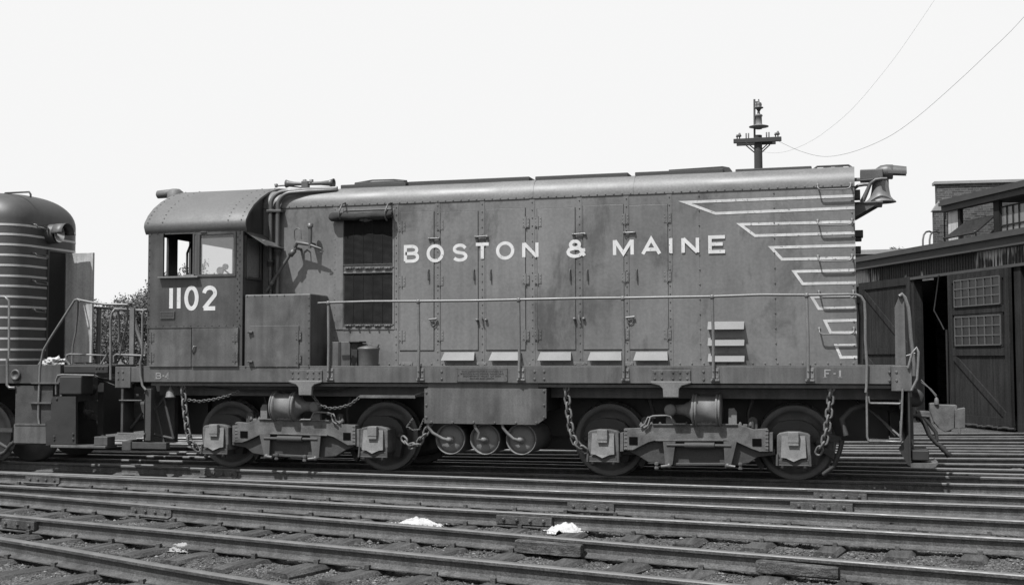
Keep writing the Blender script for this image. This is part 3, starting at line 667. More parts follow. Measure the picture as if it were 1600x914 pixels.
dr = MB(); dr.box((XCL+.005, -.032, b1.z), (XCR-.07, 0, b1.z+.012)); dr.build('drip_strip', M_box, cab)
# side box
BX0, BX1 = sx(381, 0, 515)+.01, sx(485, 0, 515); BZ = sz(432, 459.5)
bx = MB(); bx.bbox((BX0, -.002, ZD-.02), (BX1, .598, BZ), .018)
bx.rivets((BX0+.04, BZ-.02), (BX1-.4, BZ-.02), -.002, .105, .009); bx.rivets((BX1-.025, BZ-.06), (BX1-.025, ZD+.03), -.002, .1, .009); bx.rivets((BX0+.02, ZD), (BX1-.02, ZD), -.002, .16, .012)
side = bx.build('side_box', M_box, LOCO)
d3, a3, b3 = door((391, 508.5, 467.5, 573), -.002, .012, M_box, side); 
for py in (524, 560.5): q = at(467, py, Y=0); hinge(d3, q.x, q.z, -.014, M_box)
for py in (519, 565):
    q = at(391.5, py, Y=0); lt = MB(); lt.bbox((q.x-.03, -.05, q.z-.014), (q.x+.05, -.014, q.z+.014), .006); lt.rivet(q.x-.01, -.05, q.z, .014, .014); lt.build('latch', M_pipe, d3)

# hood body and rounded roof
XH0 = XCR+.01
hb = MB(); hb.box((XH0, HOOD, ZD), (XHR, YF-HOOD, ZSEAM))
hx = lambda px, py=450: at(px, py, Y=HOOD).x
hz = lambda px, py: at(px, py, Y=HOOD).z
for a_, b_ in ((616.5, 621.5),):
    pass
def strip(px, w=.05, y=HOOD, z0=ZD, z1=ZSEAM-.0, th=.005, mb=hb): mb.box((px-w/2, y-th, z0), (px+w/2, y, z1))
cols = [523.5, 619, 684, 753.5, 832, 906, 979.5, 1047, 1093.5, 1211]
for i, px in enumerate(cols):
    x = hx(px)
    if px in (1093.5, 1211): hb.box((x-.004, HOOD-.003, ZD), (x+.0, HOOD, ZSEAM))
    st_ = .11 if px not in (1093.5,1211) else .19
    hb.rivets((x, ZD+.1), (x, ZSEAM-.05), HOOD-(0.005 if px < 1090 else .003), st_, .010)
    if px < 1090: strip(x, .07)
hb.rivets((XHR-.035, ZD+.1), (XHR-.035, ZSEAM-.03), HOOD, .16, .012)
hb.rivets((hx(560), ZD+.035), (XHR-.05, ZD+.035), HOOD, .16, .013)
hb.rivets((hx(530), ZD+.37), (hx(614), ZD+.37), HOOD, .1, .009) if False else None
hood = hb.build('hood', M_hood, LOCO)
hr = MB(); rr_ = .27; prof = [(HOOD-.006, ZSEAM-.0), (HOOD-.006, ZSEAM+.03)]
for k in range(1, 10):
    a_ = k/9*math.pi/2; prof.append((HOOD-.006+rr_*(1-math.cos(a_)), ZSEAM+.03+rr_*.95*math.sin(a_)))
prof += [(1.0, ZSEAM+.03+rr_*.95+.02), (CEN, ZSEAM+.03+rr_*.95+.06)]
pf = prof+[(YF-y, z) for y, z in prof[::-1][1:]]
nP = len(pf); nS = 60; vs = []; 
for i in range(nS+1):
    x = XH0+(XHR+.004-XH0)*i/nS
    for (y, z) in pf:
        wob = .0018*math.sin(i*.8+z*9); vs.append((x, y+wob*(1 if y < CEN else -1), z+wob))
fs = [(i*nP+k+1, i*nP+k, (i+1)*nP+k, (i+1)*nP+k+1) for i in range(nS) for k in range(nP-1)]
hr.add(vs, fs, True); hr.add(vs[-nP:], [tuple(range(nP))]); hr.add(vs[:nP], [tuple(range(nP))[::-1]])
hr.rivets((XH0+.3, ZSEAM+.018), (XHR-.05, ZSEAM+.018), HOOD-.006, .115, .011)
hroof = hr.build('hood_roof', M_hroof, LOCO); bpy_fix_normals(hroof)
for px in (829.5, 986.5):     # roof joint straps
    x = hx(px, 290); jm = MB(); vs = []; 
    for xx in (x-.03, x+.03):
        for (y, z) in prof: vs.append((xx, y-.004, z+.004))
    k_ = len(prof); jm.add(vs, [(k+1, k, k_+k, k_+k+1) for k in range(k_-1)], True); jm.build('roof_strap', M_hroof, hroof)
se = MB(); se.box((XH0, HOOD-.010, ZSEAM-.006), (XHR, HOOD-.001, ZSEAM)); se.build('seam_strip', M_dark, hroof)
# doors on the hood
doors = [(625.5, 678), (689, 747), (760, 821), (840, 899), (912, 975), (984, 1044)]
DZ0, DZ1 = hz(800, 546.5), hz(800, 326)
for i, (p0, p1) in enumerate(doors):
    mb = MB(); gp_ = MB(); gp_.box((hx(p0)-.006, HOOD-.0065, DZ0-.008), (hx(p1)+.006, HOOD-.001, DZ1-.02*(i % 2)+.005)); gp_.build('door_gap', M_dark, LOCO)
    mb.bbox((hx(p0), HOOD-.012, DZ0), (hx(p1), HOOD-.0005, DZ1-.02*(i % 2)), .002)
    d = mb.build('hood_door', M_hood, LOCO)
    left = i % 2 == 0
    hpx = [628.5, 688, 822, 841, 977, 1043][i] if i in (0, 1, 2, 3, 4, 5) else 0
    for py in (354, 440, 524):
        q = at(hpx, py-(1 if i > 3 else 0), Y=HOOD); hz_ = {354: 3.36, 440: 2.72, 524: 1.99}[py]
        zz = [at(628, 354, Y=HOOD).z, at(628, 440, Y=HOOD).z, at(628, 525, Y=HOOD).z][(354, 440, 524).index(py)]
        hinge(d, q.x, zz, HOOD-.012, M_hood, .10, .135)
    hpy = {0: 670, 1: 741, 2: 767, 3: 891, 4: 918, 5: 995}[i]
    q = at(hpy, 432, Y=HOOD); hm = MB(); hm.rivet(q.x, HOOD-.008, q.z+.09, .018, .02); hm.tube([(q.x, HOOD-.03, q.z+.09), (q.x, HOOD-.045, q.z+.05), (q.x+.004, HOOD-.035, q.z-.06)], .010, 6)
    hm.build('handle', M_pipe, d)
for (px, py, kind) in ((679, 373, 0), (753, 370.5, 1), (905.5, 366.5, 1), (984, 364, 0)):
    q = at(px, py, Y=HOOD); l = MB(); w_ = .085 if kind else .07
    l.tube([(q.x-w_, HOOD-.03, q.z), (q.x+w_, HOOD-.03, q.z+(.01 if kind else 0))], .012, 8)
    for s_ in (-1, 1): l.lathe((q.x+s_*w_, HOOD-.008, q.z), (0, -1, 0), [(0, .016), (.035, .016), (.04, .008), (.041, 0)], 8)
    l.build('latch_bar', M_rail_h, LOCO)
for (px, py, kind) in ((678, 499.5, 0), (753.5, 500, 1), (905.5, 498, 1), (985.5, 496.5, 0)):
    q = at(px, py, Y=HOOD); l = MB()
    if kind:
        for s_ in (-1, 1): l.lathe((q.x+s_*.065, HOOD-.008, q.z), (0, -1, 0), [(0, .02), (.04, .02), (.05, .01), (.051, 0)], 10)
        l.tube([(q.x, HOOD-.03, q.z+.05), (q.x, HOOD-.04, q.z), (q.x+.02, HOOD-.03, q.z-.06)], .013, 6)
    else:
        l.tube([(q.x-.06, HOOD-.04, q.z), (q.x+.06, HOOD-.04, q.z+.012)], .014, 8)
        l.tube([(q.x-.04, HOOD-.035, q.z), (q.x-.035, HOOD-.03, q.z-.06), (q.x, HOOD-.025, q.z-.085), (q.x+.035, HOOD-.03, q.z-.06), (q.x+.04, HOOD-.035, q.z)], .006, 6)
    l.build('latch', M_rail_h, LOCO)
# lettering
for ch, x0, x1, yt, yb in (('B', 631.5, 655.5, 382.5, 411), ('O', 667, 694, 381.5, 410.5), ('S', 706.5, 731.5, 380.5, 409.5), ('T', 741.5, 766.5, 379, 407.5), ('O', 775.5, 804, 377, 406.5), ('N', 816.3, 841.8, 376.5, 405),
                           ('&', 885.5, 916, 374, 403.5), ('M', 958, 990.5, 372, 401.5), ('A', 1002, 1033.5, 370.5, 400), ('I', 1043, 1053.5, 369.5, 399), ('N', 1065, 1092.5, 369, 398), ('E', 1107, 1135.5, 367.5, 396.5)):
    le = MB(); letter(le, ch, (x0, yt, x1, yb), HOOD-.0145, .046, HOOD); le.build('painted_letter', M_white, LOCO)
# wing stripes
def stripe_path(pts, w=.036):
    mb = MB(); P = []
    for px, py in pts: q = at(px, py, Y=HOOD); P.append((q.x, q.z))
    P[0] = (XHR-.002, P[0][1]); P[-1] = (XHR-.002, P[-1][1])
    for f in ribbon(P, w):
        vs = [(p.x, HOOD-.0045, p.y) for p in f]+[(p.x, HOOD-.003, p.y) for p in f]
        mb.add(vs, [(0,1,2,3), (0,4,5,1), (1,5,6,2), (2,6,7,3), (3,7,4,0)])
    o = mb.build('wing_stripe', M_stripe, LOCO); bpy_fix_normals(o); return o
Zm = lambda x, y: (950+x/3.2, 240+y/3.2)
for path in ([(1228, 212), (385, 244), (537, 300), (1228, 272)], [(1231, 341), (660, 355), (735, 411), (1231, 397)], [(1238, 459), (815, 470), (870, 529), (1238, 521)],
             [(1240, 583), (930, 590), (974, 651), (1240, 645)], [(1243, 712), (1018, 716), (1054, 775), (1243, 770)]):
    stripe_path([Zm(*q) for q in path])
Zn = lambda x, y: (1220+x/11.43, 480+y/11.43)
stripe_path([Zn(*q) for q in [(1375, 230), (790, 245), (892, 455), (1375, 450)]])
stripe_path([Zn(*q) for q in [(1375, 678), (985, 682), (1075, 895), (1375, 890)]])
# B-4 and F-1 on the sill
def small(ch, x0, y0, x1, y1, w=.012):
    se_ = MB()
    a = at(x0, y1, Y=0); b = at(x1, y0, Y=0); paint(se_, GL[ch], (a.x, a.z, b.x, b.z), -.0035, w); wb = (b.x-a.x)*.8; xb = a.x+w/2 if ch in 'BF' else (a.x+b.x)/2 if ch == '1' else a.x+.74*(b.x-a.x); se_.box((xb-.026, -.0052, a.z-.001), (xb+.026, -.0042, a.z+.006)); se_.build('sill_lettering', M_faded, LOCO)
small('B', 243.5, 582, 252.5, 592, .016); small('4', 258, 582, 265, 592, .016); small('F', 1288, 577, 1299, 590, .018); small('1', 1309, 577, 1316, 590, .024)
for px, py in ((255.5, 587), (1304, 583.5)): se_ = MB(); q = at(px, py, Y=0); se_.box((q.x-.014, -.0035, q.z-.010), (q.x+.014, -.002, q.z+.010)); se_.build('painted_dot', M_faded, LOCO)
# radiator shutter bay
def px_box(mb, px, Y, th, bev=.003):
    a = at(px[0], px[3], Y=Y); b = at(px[2], px[1], Y=Y); mb.bbox((a.x, Y-th, a.z), (b.x, Y, b.z), bev); return a, b
sf = MB()
px_box(sf, (523.5, 327, 537, 515), HOOD, .012); px_box(sf, (613.5, 327, 617, 515), HOOD, .012); px_box(sf, (536, 511, 617, 515.5), HOOD, .011); px_box(sf, (536.5, 412.5, 613.5, 414), HOOD, .02); px_box(sf, (536.5, 425, 613.5, 427.5), HOOD, .03); px_box(sf, (536, 326, 617, 330), HOOD, .011)
shf = sf.build('shutter_frame', M_hood, LOCO)
for (y0, y1) in ((331, 413), (427, 505)):
    sh = MB(); a, b = px_box(sh, (537.5, y0, 613, y1), HOOD-.001, .003)
    nsl = 44
    for k in range(nsl):
        z = a.z+(b.z-a.z)*(k+.5)/nsl; sh.slab([(a.x, HOOD-.014, z-.008), (b.x, HOOD-.014, z-.008), (b.x, HOOD-.004, z+.006), (a.x, HOOD-.004, z+.006)], .002)
    for k in range(1, 5):
        x = a.x+(b.x-a.x)*k/5; sh.box((x-.004, HOOD-.017, a.z), (x+.004, HOOD-.003, b.z))
    o = sh.build('shutter', M_slats, LOCO); bpy_fix_normals(o)
for yy in (419.5, 509):
    lk = MB(); a = at(540, yy, Y=HOOD)
    px_box(lk, (537, yy-4.5, 613.3, yy+3.5), HOOD-.001, .004)
    for k in range(5):
        q = at(545+k*15.2, yy, Y=HOOD); lk.bbox((q.x-.05, HOOD-.03, q.z-.012), (q.x+.05, HOOD-.006, q.z+.018), .006); lk.lathe((q.x, HOOD-.03, q.z), (0, -1, 0), [(0, .016), (.02, .014), (.021, 0)], 8); lk.tube([(q.x+.05, HOOD-.015, q.z), (q.x+.1, HOOD-.015, q.z+.02)], .006, 6)
    lk.build('shutter_linkage', M_pipe, LOCO)
# rolled canvas curtain
cv = MB(); a = at(514, 339, Y=HOOD-.1); b = at(612, 334.5, Y=HOOD-.1); n_ = 26; vs = []
for i in range(n_+1):
    t = i/n_; x = a.x+(b.x-a.x)*t; z = a.z+(b.z-a.z)*t-.015*math.sin(t*math.pi); r0 = .050+.010*math.sin(t*9)+.01*noise.noise(Vector((t*8, 0, 0))); r0 *= .6 if i in (0, n_) else 1
    for k in range(14):
        a_ = 2*math.pi*k/14; rr2 = r0*(1+.30*noise.noise(Vector((t*6, math.cos(a_)*1.5, math.sin(a_)*1.5)))); vs.append((x, HOOD-.09+rr2*math.cos(a_), z+rr2*1.05*math.sin(a_)))
cv.add(vs, [(i*14+k, i*14+(k+1) % 14, (i+1)*14+(k+1) % 14, (i+1)*14+k) for i in range(n_) for k in range(14)], True); cv.add(vs[:14], [tuple(range(14))[::-1]]); cv.add(vs[-14:], [tuple(range(14))])
cvo = cv.build('rolled_canvas', M_canvas, LOCO)
for px in (532.5, 604):
    s_ = MB(); q = at(px, 330, Y=HOOD-.1); s_.tube([(q.x+.03, HOOD-.012, q.z+.13), (q.x+.02, HOOD-.10, q.z+.10), (q.x, HOOD-.165, q.z-.02), (q.x, HOOD-.15, q.z-.10), (q.x, HOOD-.09, q.z-.13)], .013, 6); s_.build('strap', M_pipe, cvo)
# scoops
for (x0, x1) in ((689, 740.5), (763.5, 813.5), (839.5, 892), (918, 971), (989.5, 1043.5)):
    s_ = MB(); a = at((x0+x1)/2, 563, Y=HOOD-.11); xa, xb = at(x0, 556, Y=HOOD-.1).x, at(x1, 556, Y=HOOD-.1).x
    s_.slab([(xa, HOOD-.11, a.z), (xb, HOOD-.11, a.z), (xb-.02, HOOD-.006, a.z+.115), (xa+.02, HOOD-.006, a.z+.115)], .006)
    for x in (xa+.01, xb-.01): s_.add([(x, HOOD-.108, a.z), (x, HOOD-.0, a.z), (x, HOOD-.0, a.z+.105)], [(0, 1, 2)])
    s_.box((xa+.02, HOOD-.004, a.z-.05), (xb-.02, HOOD-.001, a.z+.1))
    s_.build('air_scoop', M_scoop, LOCO)
for yb in (514.5, 540, 565):
    s_ = MB(); a = at(1134, yb, Y=HOOD-.10); xa, xb = at(1105.5, 530, Y=HOOD-.09).x, at(1162.5, 530, Y=HOOD-.09).x
    s_.slab([(xa, HOOD-.10, a.z), (xb, HOOD-.10, a.z), (xb, HOOD-.006, a.z+.105), (xa, HOOD-.006, a.z+.105)], .006)
    for x in (xa+.003, xb-.003): s_.add([(x, HOOD-.098, a.z), (x, HOOD-.0, a.z), (x, HOOD-.0, a.z+.1)], [(0, 1, 2)])
    s_.build('air_scoop', M_scoop, LOCO)
# hood door foot drain and clips along the hood foot
cl_ = MB()
for px in (636, 752, 980, 905): 
    q = at(px, 570, Y=HOOD); cl_.bbox((q.x-.08, HOOD-.012, q.z-.01), (q.x+.08, HOOD, q.z+.035), .003)
    for s_ in (-.05, .05): cl_.rivet(q.x+s_, HOOD-.012, q.z+.005, .012, .012)
cl_.build('foot_clips', M_hood, hood)
# grab irons on the hood front corner
for i, (x0, x1, yt, yb) in enumerate(((1277.5, 1329.5, 291, 296.5), (1277.5, 1331.5, 347, 352.5), (1278, 1331.5, 403.5, 408.5), (1279.5, 1333.5, 458.5, 464.5), (1280, 1334.5, 513, 522.5))):
    a = at(x0, yb, Y=HOOD-.09); b = at(x1, yb-1, Y=HOOD-.09); gi = MB(); z = (a.z+b.z)/2; zt = z+.075
    gi.tube([(a.x, HOOD, zt), (a.x, HOOD-.05, zt-.005), (a.x+.004, HOOD-.088, zt-.045), (a.x+.02, HOOD-.09, z+.008), (a.x+.05, HOOD-.09, z), (b.x-.05, HOOD-.09, z), (b.x-.02, HOOD-.09, z+.008), (b.x-.004, HOOD-.088, zt-.045), (b.x, HOOD-.05, zt-.005), (b.x, HOOD, zt)], .0105, 8)
    for x in (a.x, b.x): gi.lathe((x, HOOD, zt), (0, -1, 0), [(0, .022), (.012, .02), (.02, .01), (.021, 0)], 8); 
    gi.build('grab_iron', M_rail_h, LOCO)
# roof equipment: radiator walk strips and hatch
ZR = ZSEAM+.30
def roof_strip(px0, py0, px1, py1, h, Y=.86, dep=.5):
    a, b = at(px0, py0, Y=Y), at(px1, py1, Y=Y); z = (a.z+b.z)/2; mb = MB(); mb.bbox((a.x, Y, z-.10), (b.x, Y+dep, z+h), .01); return mb
m_ = roof_strip(532, 289, 634, 285, .0); m_.build('roof_walk', M_fascia, LOCO)
for (x0, y0, x1, y1) in ((638, 284, 827, 276), (836, 275.5, 981, 270), (992, 270, 1130, 262.5), (1149, 264.5, 1268, 259.5)):
    m_ = roof_strip(x0, y0, x1, y1, 0); m_.build('roof_walk', M_fascia, LOCO)
hm = MB(); a = at(1045, 265.5, Y=1.0); b = at(1143, 260.5, Y=1.0)
hm.prism([(a.x, a.z-.1), (a.x, a.z+.0), (b.x-.12, b.z+.01), (b.x-.03, b.z-.01), (b.x, b.z-.05), (b.x, b.z-.1)], 1.0, 1.9); o = hm.build('roof_hatch', M_fascia, LOCO); bpy_fix_normals(o)
hm = MB(); a = at(553, 287, Y=.9); b = at(632, 284, Y=.9); hm.bbox((a.x, .9, a.z-.06), (b.x, 1.8, a.z+.02), .02); hm.tube([(a.x+.0, 1, a.z+.02), (a.x+.25, 1, a.z+.05), (b.x-.2, 1, a.z+.045), (b.x, 1, a.z+.02)], .012, 6); hm.build('roof_hatch', M_fascia, LOCO)
a = at(1271, 265, Y=.95); b = at(1333, 263, Y=.95); gi = MB(); gi.tube([(a.x, .95, a.z-.06), (a.x, .95, a.z), (a.x+.05, .95, a.z+.035), (b.x-.06, .95, a.z+.035), (b.x-.01, .95, a.z), (b.x-.01, .95, a.z-.08)], .014, 8); gi.build('grab_iron', M_dark, LOCO)
fcap = MB(); q = at(1302, 259, Y=1.3); fcap.lathe((q.x, 1.3, ZR-.05), (0, 0, 1), [(0, .10), (.05, .10), (.06, .17), (.085, .17), (.09, .05), (.1, 0)], 20); fcap.bbox((q.x-.13, 1.2, ZR+.03), (q.x-.03, 1.3, ZR+.075), .01); fcap.bbox((q.x+.02, 1.2, ZR+.03), (q.x+.13, 1.3, ZR+.075), .01); fcap.build('stack_cap', M_hroof, LOCO)
# vertical pipes beside the cab
for (px, yc) in ((422.5, 411), (433.5, 394)):
    Yp = HOOD-.07; x = at(px, 400, Y=Yp).x; zt = at(px+12, 299 if px < 430 else 301, Y=Yp).z; pm = MB()
    pts = [(x, Yp, 2.35), (x, Yp, zt-.20)]+[(x+.20*(1-math.cos(a_)), Yp+.06*(1-math.cos(a_)), zt-.20+.20*math.sin(a_)) for a_ in [k*math.pi/2/8 for k in range(1, 9)]]+[(x+.45, HOOD+.05, zt+.02), (at(527, 291, Y=HOOD+.1).x, HOOD+.10, zt+.03)]
    pm.tube(pts, .032, 14); zc = at(px, yc, Y=Yp).z
    pm.lathe((x, Yp, zc-.05), (0, 0, 1), [(0, .034), (0, .044), (.06, .044), (.06, .050), (.09, .050), (.09, .034)], 14)
    zc = at(px, 330, Y=Yp).z; pm.bbox((x-.05, Yp-.045, zc-.02), (x+.07, Yp+.06, zc+.02), .006)
    pm.build('vertical_pipe', M_pipe, LOCO)
# filler: diagonal pipe with valves
Yp = HOOD-.16; f_ = MB(); P_ = lambda px, py, Y=Yp: tuple(at(px, py, Y=Y))
f_.tube([P_(416, 455), P_(456, 394), P_(463, 388)], .024, 12); f_.lathe(at(456, 396, Y=Yp), at(464, 386, Y=Yp)-at(456, 396, Y=Yp), [(-.04, .03), (-.04, .04), (.06, .04), (.06, .03)], 12)
f_.lathe(at(422, 446, Y=Yp), at(430, 433, Y=Yp)-at(422, 446, Y=Yp), [(0, .024), (0, .034), (.07, .034), (.07, .024)], 12)
f_.tube([P_(460, 387), P_(464, 379), P_(482, 382), P_(493, 386), P_(502, 389)], [.03, .035, .022, .018, .012], 10)
f_.tube([P_(484.5, 351), P_(485, 365), P_(484.5, 379), P_(484, 388)], [.032, .028, .026, .022], 10); f_.lathe(at(484.5, 355, Y=Yp), (0, 0, 1), [(0, .045), (.05, .045), (.055, .02), (.06, 0)], 10)
f_.tube([P_(464, 380), P_(460, 372), P_(460, 360), P_(465, 356), P_(470, 360), P_(471, 374)], .009, 6); f_.tube([P_(502, 389), P_(506, 393), P_(500, 394)], .007, 6)
f_.tube([P_(463, 388), (at(463, 388, Y=Yp).x, HOOD, at(463, 388, Y=Yp).z)], .02, 8); f_.tube([P_(484, 380), (at(484, 380, Y=Yp).x, HOOD, at(484, 380, Y=Yp).z)], .02, 8)
f_.build('filler_pipe', M_pipe, LOCO)
# horns
Yh_ = .9; h_ = MB(); q = at(477, 287.5, Y=Yh_); r0 = at(526, 286, Y=Yh_); l0 = at(443, 287.5, Y=Yh_)
h_.lathe(q, l0-q, [(0, .022), (.18, .03), (.26, .045), (.31, .062), (.31, .05), (.2, .01)], 18); h_.lathe(q, r0-q, [(0, .022), (.25, .028), (.38, .042), (.46, .068), (.46, .055), (.3, .01)], 18)
h_.bbox((q.x-.05, Yh_-.04, q.z-.10), (q.x+.06, Yh_+.04, q.z+.04), .01); h_.lathe((q.x-.01, Yh_, q.z+.03), (0, 0, 1), [(0, .03), (.03, .03), (.04, 0)], 10); h_.lathe((q.x+.1, Yh_, q.z+.01), (0, 0, 1), [(0, .03), (.05, .03), (.055, 0)], 10)
h_.tube([(l0.x-.13, Yh_, l0.z-.03), (l0.x, Yh_, l0.z-.025), (q.x, Yh_, q.z-.06)], .012, 6); h_.lathe((l0.x-.12, Yh_, l0.z-.05), (0, 0, 1), [(0, .02), (.05, .03), (.06, 0)], 8)
h_.build('air_horn', M_pipe, LOCO)
# handrail along the walkway
ZH = 2.358; Yr = -.03
hrm = MB(); xe = sx(1350, Yr, 462)
pts = [(sx(497, Yr, 474), Yr, ZH-.005)]+[(sx(px, Yr, 468), Yr, ZH+dz) for px, dz in ((513, 0), (580, .008), (654, .0), (740, -.004), (811, .0), (900, .004), (974, 0), (1050, 0), (1114, .0), (1190, .012), (1262, 0), (1325, .0))]+[(xe-.09, Yr, ZH-.005), (xe-.035, Yr, ZH-.03), (xe, Yr, ZH-.09), (xe+.01, Yr, 2.1), (xe+.005, Yr, 1.8), (xe+.02, Yr, 1.5), (xe+.01, Yr, 1.22), (xe+.0, Yr-.01, 1.15)]
hrm.tube(pts, .0175, 10); hrm.build('handrail', M_rail_h, LOCO)
for px in (513, 654, 811, 974, 1114, 1262):
    x = sx(px, Yr, 540); pm = MB(); pm.tube([(x, Yr, ZB+.05), (x+.006, Yr, 1.8), (x-.003, Yr, ZH)], .020, 10); pm.lathe((x-.003, Yr, ZH-.03), (0, 0, 1), [(0, .02), (.005, .029), (.045, .029), (.055, .012), (.056, 0)], 10)
    pm.bbox((x-.035, -.03, ZB+.03), (x+.075, -.001, ZB+.055), .004); pm.bbox((x-.005, -.012, ZB+.05), (x+.07, -.001, ZD-.02), .003)
    for z in (ZB+.075, ZB+.16): pm.rivet(x+.045, -.012, z, .017, .016); pm.rivet(x+.0, Yr-.018, z, .012, .014)
    pm.build('handrail_post', M_rail_h, LOCO)
# bell, bracket, headlight at the front
bp = at(1376, 318, Y=CEN); BXc = bp.x; bl = MB()
zb_ = at(1376, 316.5, Y=CEN).z; k = 1/ (FPX/ (CAM_P.y*-1+CEN)) 
hB = (316.5-281)*.0092
bl.lathe((BXc, CEN, zb_), (0, 0, 1), [(0, .205), (.012, .20), (.035, .168), (.075, .135), (.13, .122), (.20, .112), (.26, .106), (.29, .094), (.31, .05), (.315, 0)], 32)
bl.lathe((BXc, CEN, zb_+.001), (0, 0, 1), [(0, .204), (.02, .17), (.1, .12), (.2, .09), (.25, 0)], 24)
bell = bl.build('bell', M_bell, LOCO)
bc = MB(); xm = BXc-.02
for sg in (-1, 1):
    bc.tube([Vector((at(px, py, Y=CEN-.26).x-(.0 if sg < 0 else .22), CEN+sg*.26, at(px, py, Y=CEN-.26).z)) for px, py in ((1347, 316), (1354, 301), (1360, 287), (1368, 281), (1378, 279.5), (1386, 279.5))], [.034, .028, .024, .022, .02, .02], 8)
bc.tube([(BXc, CEN-.2, zb_+.33), (BXc, CEN+.2, zb_+.33)], .022, 10)
q = at(1366, 315.5, Y=CEN-.2); bc.tube([(q.x, CEN-.24, q.z), (q.x, CEN-.05, q.z+.02)], .022, 10)
wz_ = at(1345, 317, Y=CEN-.28).z; wx_ = at(1376, 317, Y=CEN-.28).x; wb_ = at(1340, 338, Y=CEN-.28).z
for yy in (CEN-.28, CEN+.20): bc.prism([(XHR, wz_), (wx_, wz_), (wx_-.05, wz_-.03), (XHR+.02, wb_), (XHR, wb_)], yy, yy+.015)
bc.bbox((XHR, CEN-.3, wz_-.012), (wx_+.03, CEN+.24, wz_+.012), .006)
brk = bc.build('bell_bracket', M_pipe, LOCO); bpy_fix_normals(brk)
hl = MB(); a = at(1344, 284, Y=CEN); b = at(1385, 266, Y=CEN)
hl.bbox((a.x, CEN-.16, a.z), (b.x-.05, CEN+.16, b.z), .012); 
lc = at(1392, 268, Y=CEN); hl.tube([(b.x-.02, CEN, lc.z-.42), (b.x-.02, CEN, lc.z)], .05, 10)
hl.lathe((lc.x-.14, CEN, lc.z+.0), (1, 0, -.06), [(-.06, .04), (0, .085), (.08, .10), (.16, .10), (.17, .09), (.10, .02)], 24)
hlo_ = hl.build('headlight', M_pipe, LOCO); hl = MB(); vs = []; 
for x, dr in ((.10, 0), (.34, .0)):
    for k_ in range(13):
        a_ = R(-15+210*k_/12); vs.append((lc.x-.14+x, CEN+(.104-(.012 if x > .2 else 0))*math.cos(a_), lc.z-x*.10+(.104-(.012 if x > .2 else 0))*math.sin(a_)))
hl.add(vs, [(k_, k_+1, 13+k_+1, 13+k_) for k_ in range(12)], True); hl.build('visor', M_pipe, hlo_); hl = MB()
hl.tube([(XHR, CEN-.1, a.z+.02), (a.x+.1, CEN-.1, a.z+.02)], .02, 8); hl.tube([(XHR-.02, .7, at(1336, 283, Y=.7).z), (a.x+.15, .75, at(1355, 281, Y=.75).z)], .012, 6)
hl.build('conduit', M_pipe, hlo_)
sd = Pieces(); 
for (x, z, w_, h_2) in ((1341, 305, .05, .12), (1343, 366, .09, .09), (1342, 375, .07, .03), (1341.5, 391, .06, .09), (1343, 463, .06, .05), (1342, 470, .05, .08)):
    q = at(x, z, Y=.95); sd.bbox((XHR, .85, q.z-h_2/2), (q.x+w_/2, 1.05, q.z+h_2/2), .008)
sd.tube([(XHR+.03, .9, 1.5), (XHR+.05, .9, 2.1), (XHR+.02, .9, 2.4)], .02, 8); build_each(sd, 'front_fitting', M_dark, LOCO)
# number board-like tall end guard and curved rails at the front platform
eg = MB(); P2 = lambda x, y: (1300+x/2.857, 440+y/2.857)
poly = [at(*P2(*q), Y=CEN-.35) for q in ((283, 372), (280, 115), (300, 66), (322, 72), (330, 372))]
eg.prism([(q.x, q.z) for q in poly], CEN-.35, CEN-.30); o = eg.build('end_guard', M_sill, LOCO); bpy_fix_normals(o)
er = Pieces(); pts = [at(*P2(*q), Y=CEN-.38+.01*i) for i, q in enumerate(((300, 66), (312, 56), (325, 72), (340, 115), (346, 160), (352, 250), (360, 310), (366, 370), (366, 420)))]; er.tube(pts, .024, 10)
pts = [at(*P2(*q), Y=-.03) for q in ((350, 350), (366, 330), (384, 300), (386, 320), (378, 360))]
er.tube([at(1419, 575, Y=-.03), at(1425, 552, Y=-.03), at(1432, 543, Y=-.03), at(1435, 550, Y=-.03), at(1434, 575, Y=-.03), at(1433, 592, Y=-.03), at(1424, 610, Y=-.03)], .016, 8)
er.tube([at(1416, 556, Y=.3), at(1430, 552, Y=.3)], .012, 6); build_each(er, 'end_handrail', M_rail_h, LOCO)
# steps at the front
stp = MB(); P3 = lambda x, y: (1330+x/4.352, 550+y/4.352); Ys = -.02
P = lambda x, y, Y=Ys: at(*P3(x, y), Y=Y)
stp.tube([P(105, 265), P(108, 575), P(118, 600)], .014, 8); stp.tube([P(350, 250), P(345, 400), P(335, 575), P(340, 600)], .014, 8)
stp.tube([P(118, 300), P(122, 342), P(135, 348), P(325, 352), P(342, 345), P(348, 305)], .012, 8); stp.tube([P(112, 598), P(125, 605), P(335, 610), P(342, 600)], .014, 8)
for (ya, yb) in ((350, 315), (608, 570)):
    a = P(125, ya); b = P(335, ya); stp.box((a.x, -.01, a.z-.006), (b.x, .30, a.z+.004))
    for k_ in range(9): xx = a.x+(b.x-a.x)*k_/8; stp.box((xx-.006, .0, a.z+.004), (xx+.006, .30, a.z+.016))
    for k_ in range(6): stp.box((a.x, .02+k_*.05, a.z+.004), (b.x, .03+k_*.05, a.z+.016))
stp.tube([P(340, 580), P(160, 420, .5), P(40, 330, .9)], .014, 6); stp.tube([P(300, 570, .3), P(180, 430, .5)], .012, 6)
stp.build('step_ladder', M_rail_h, LOCO)
pb = MB(); a = P(385, 268, .0); b = P(408, 775, .0); pb.bbox((a.x, .0, b.z), (b.x, .12, a.z+.1), .006); xF = b.x
pb.prism([(a.x-.12, P(320, 660).z), (a.x, P(320, 560).z), (a.x, b.z), (a.x-.02, b.z+.02)], .02, .07)
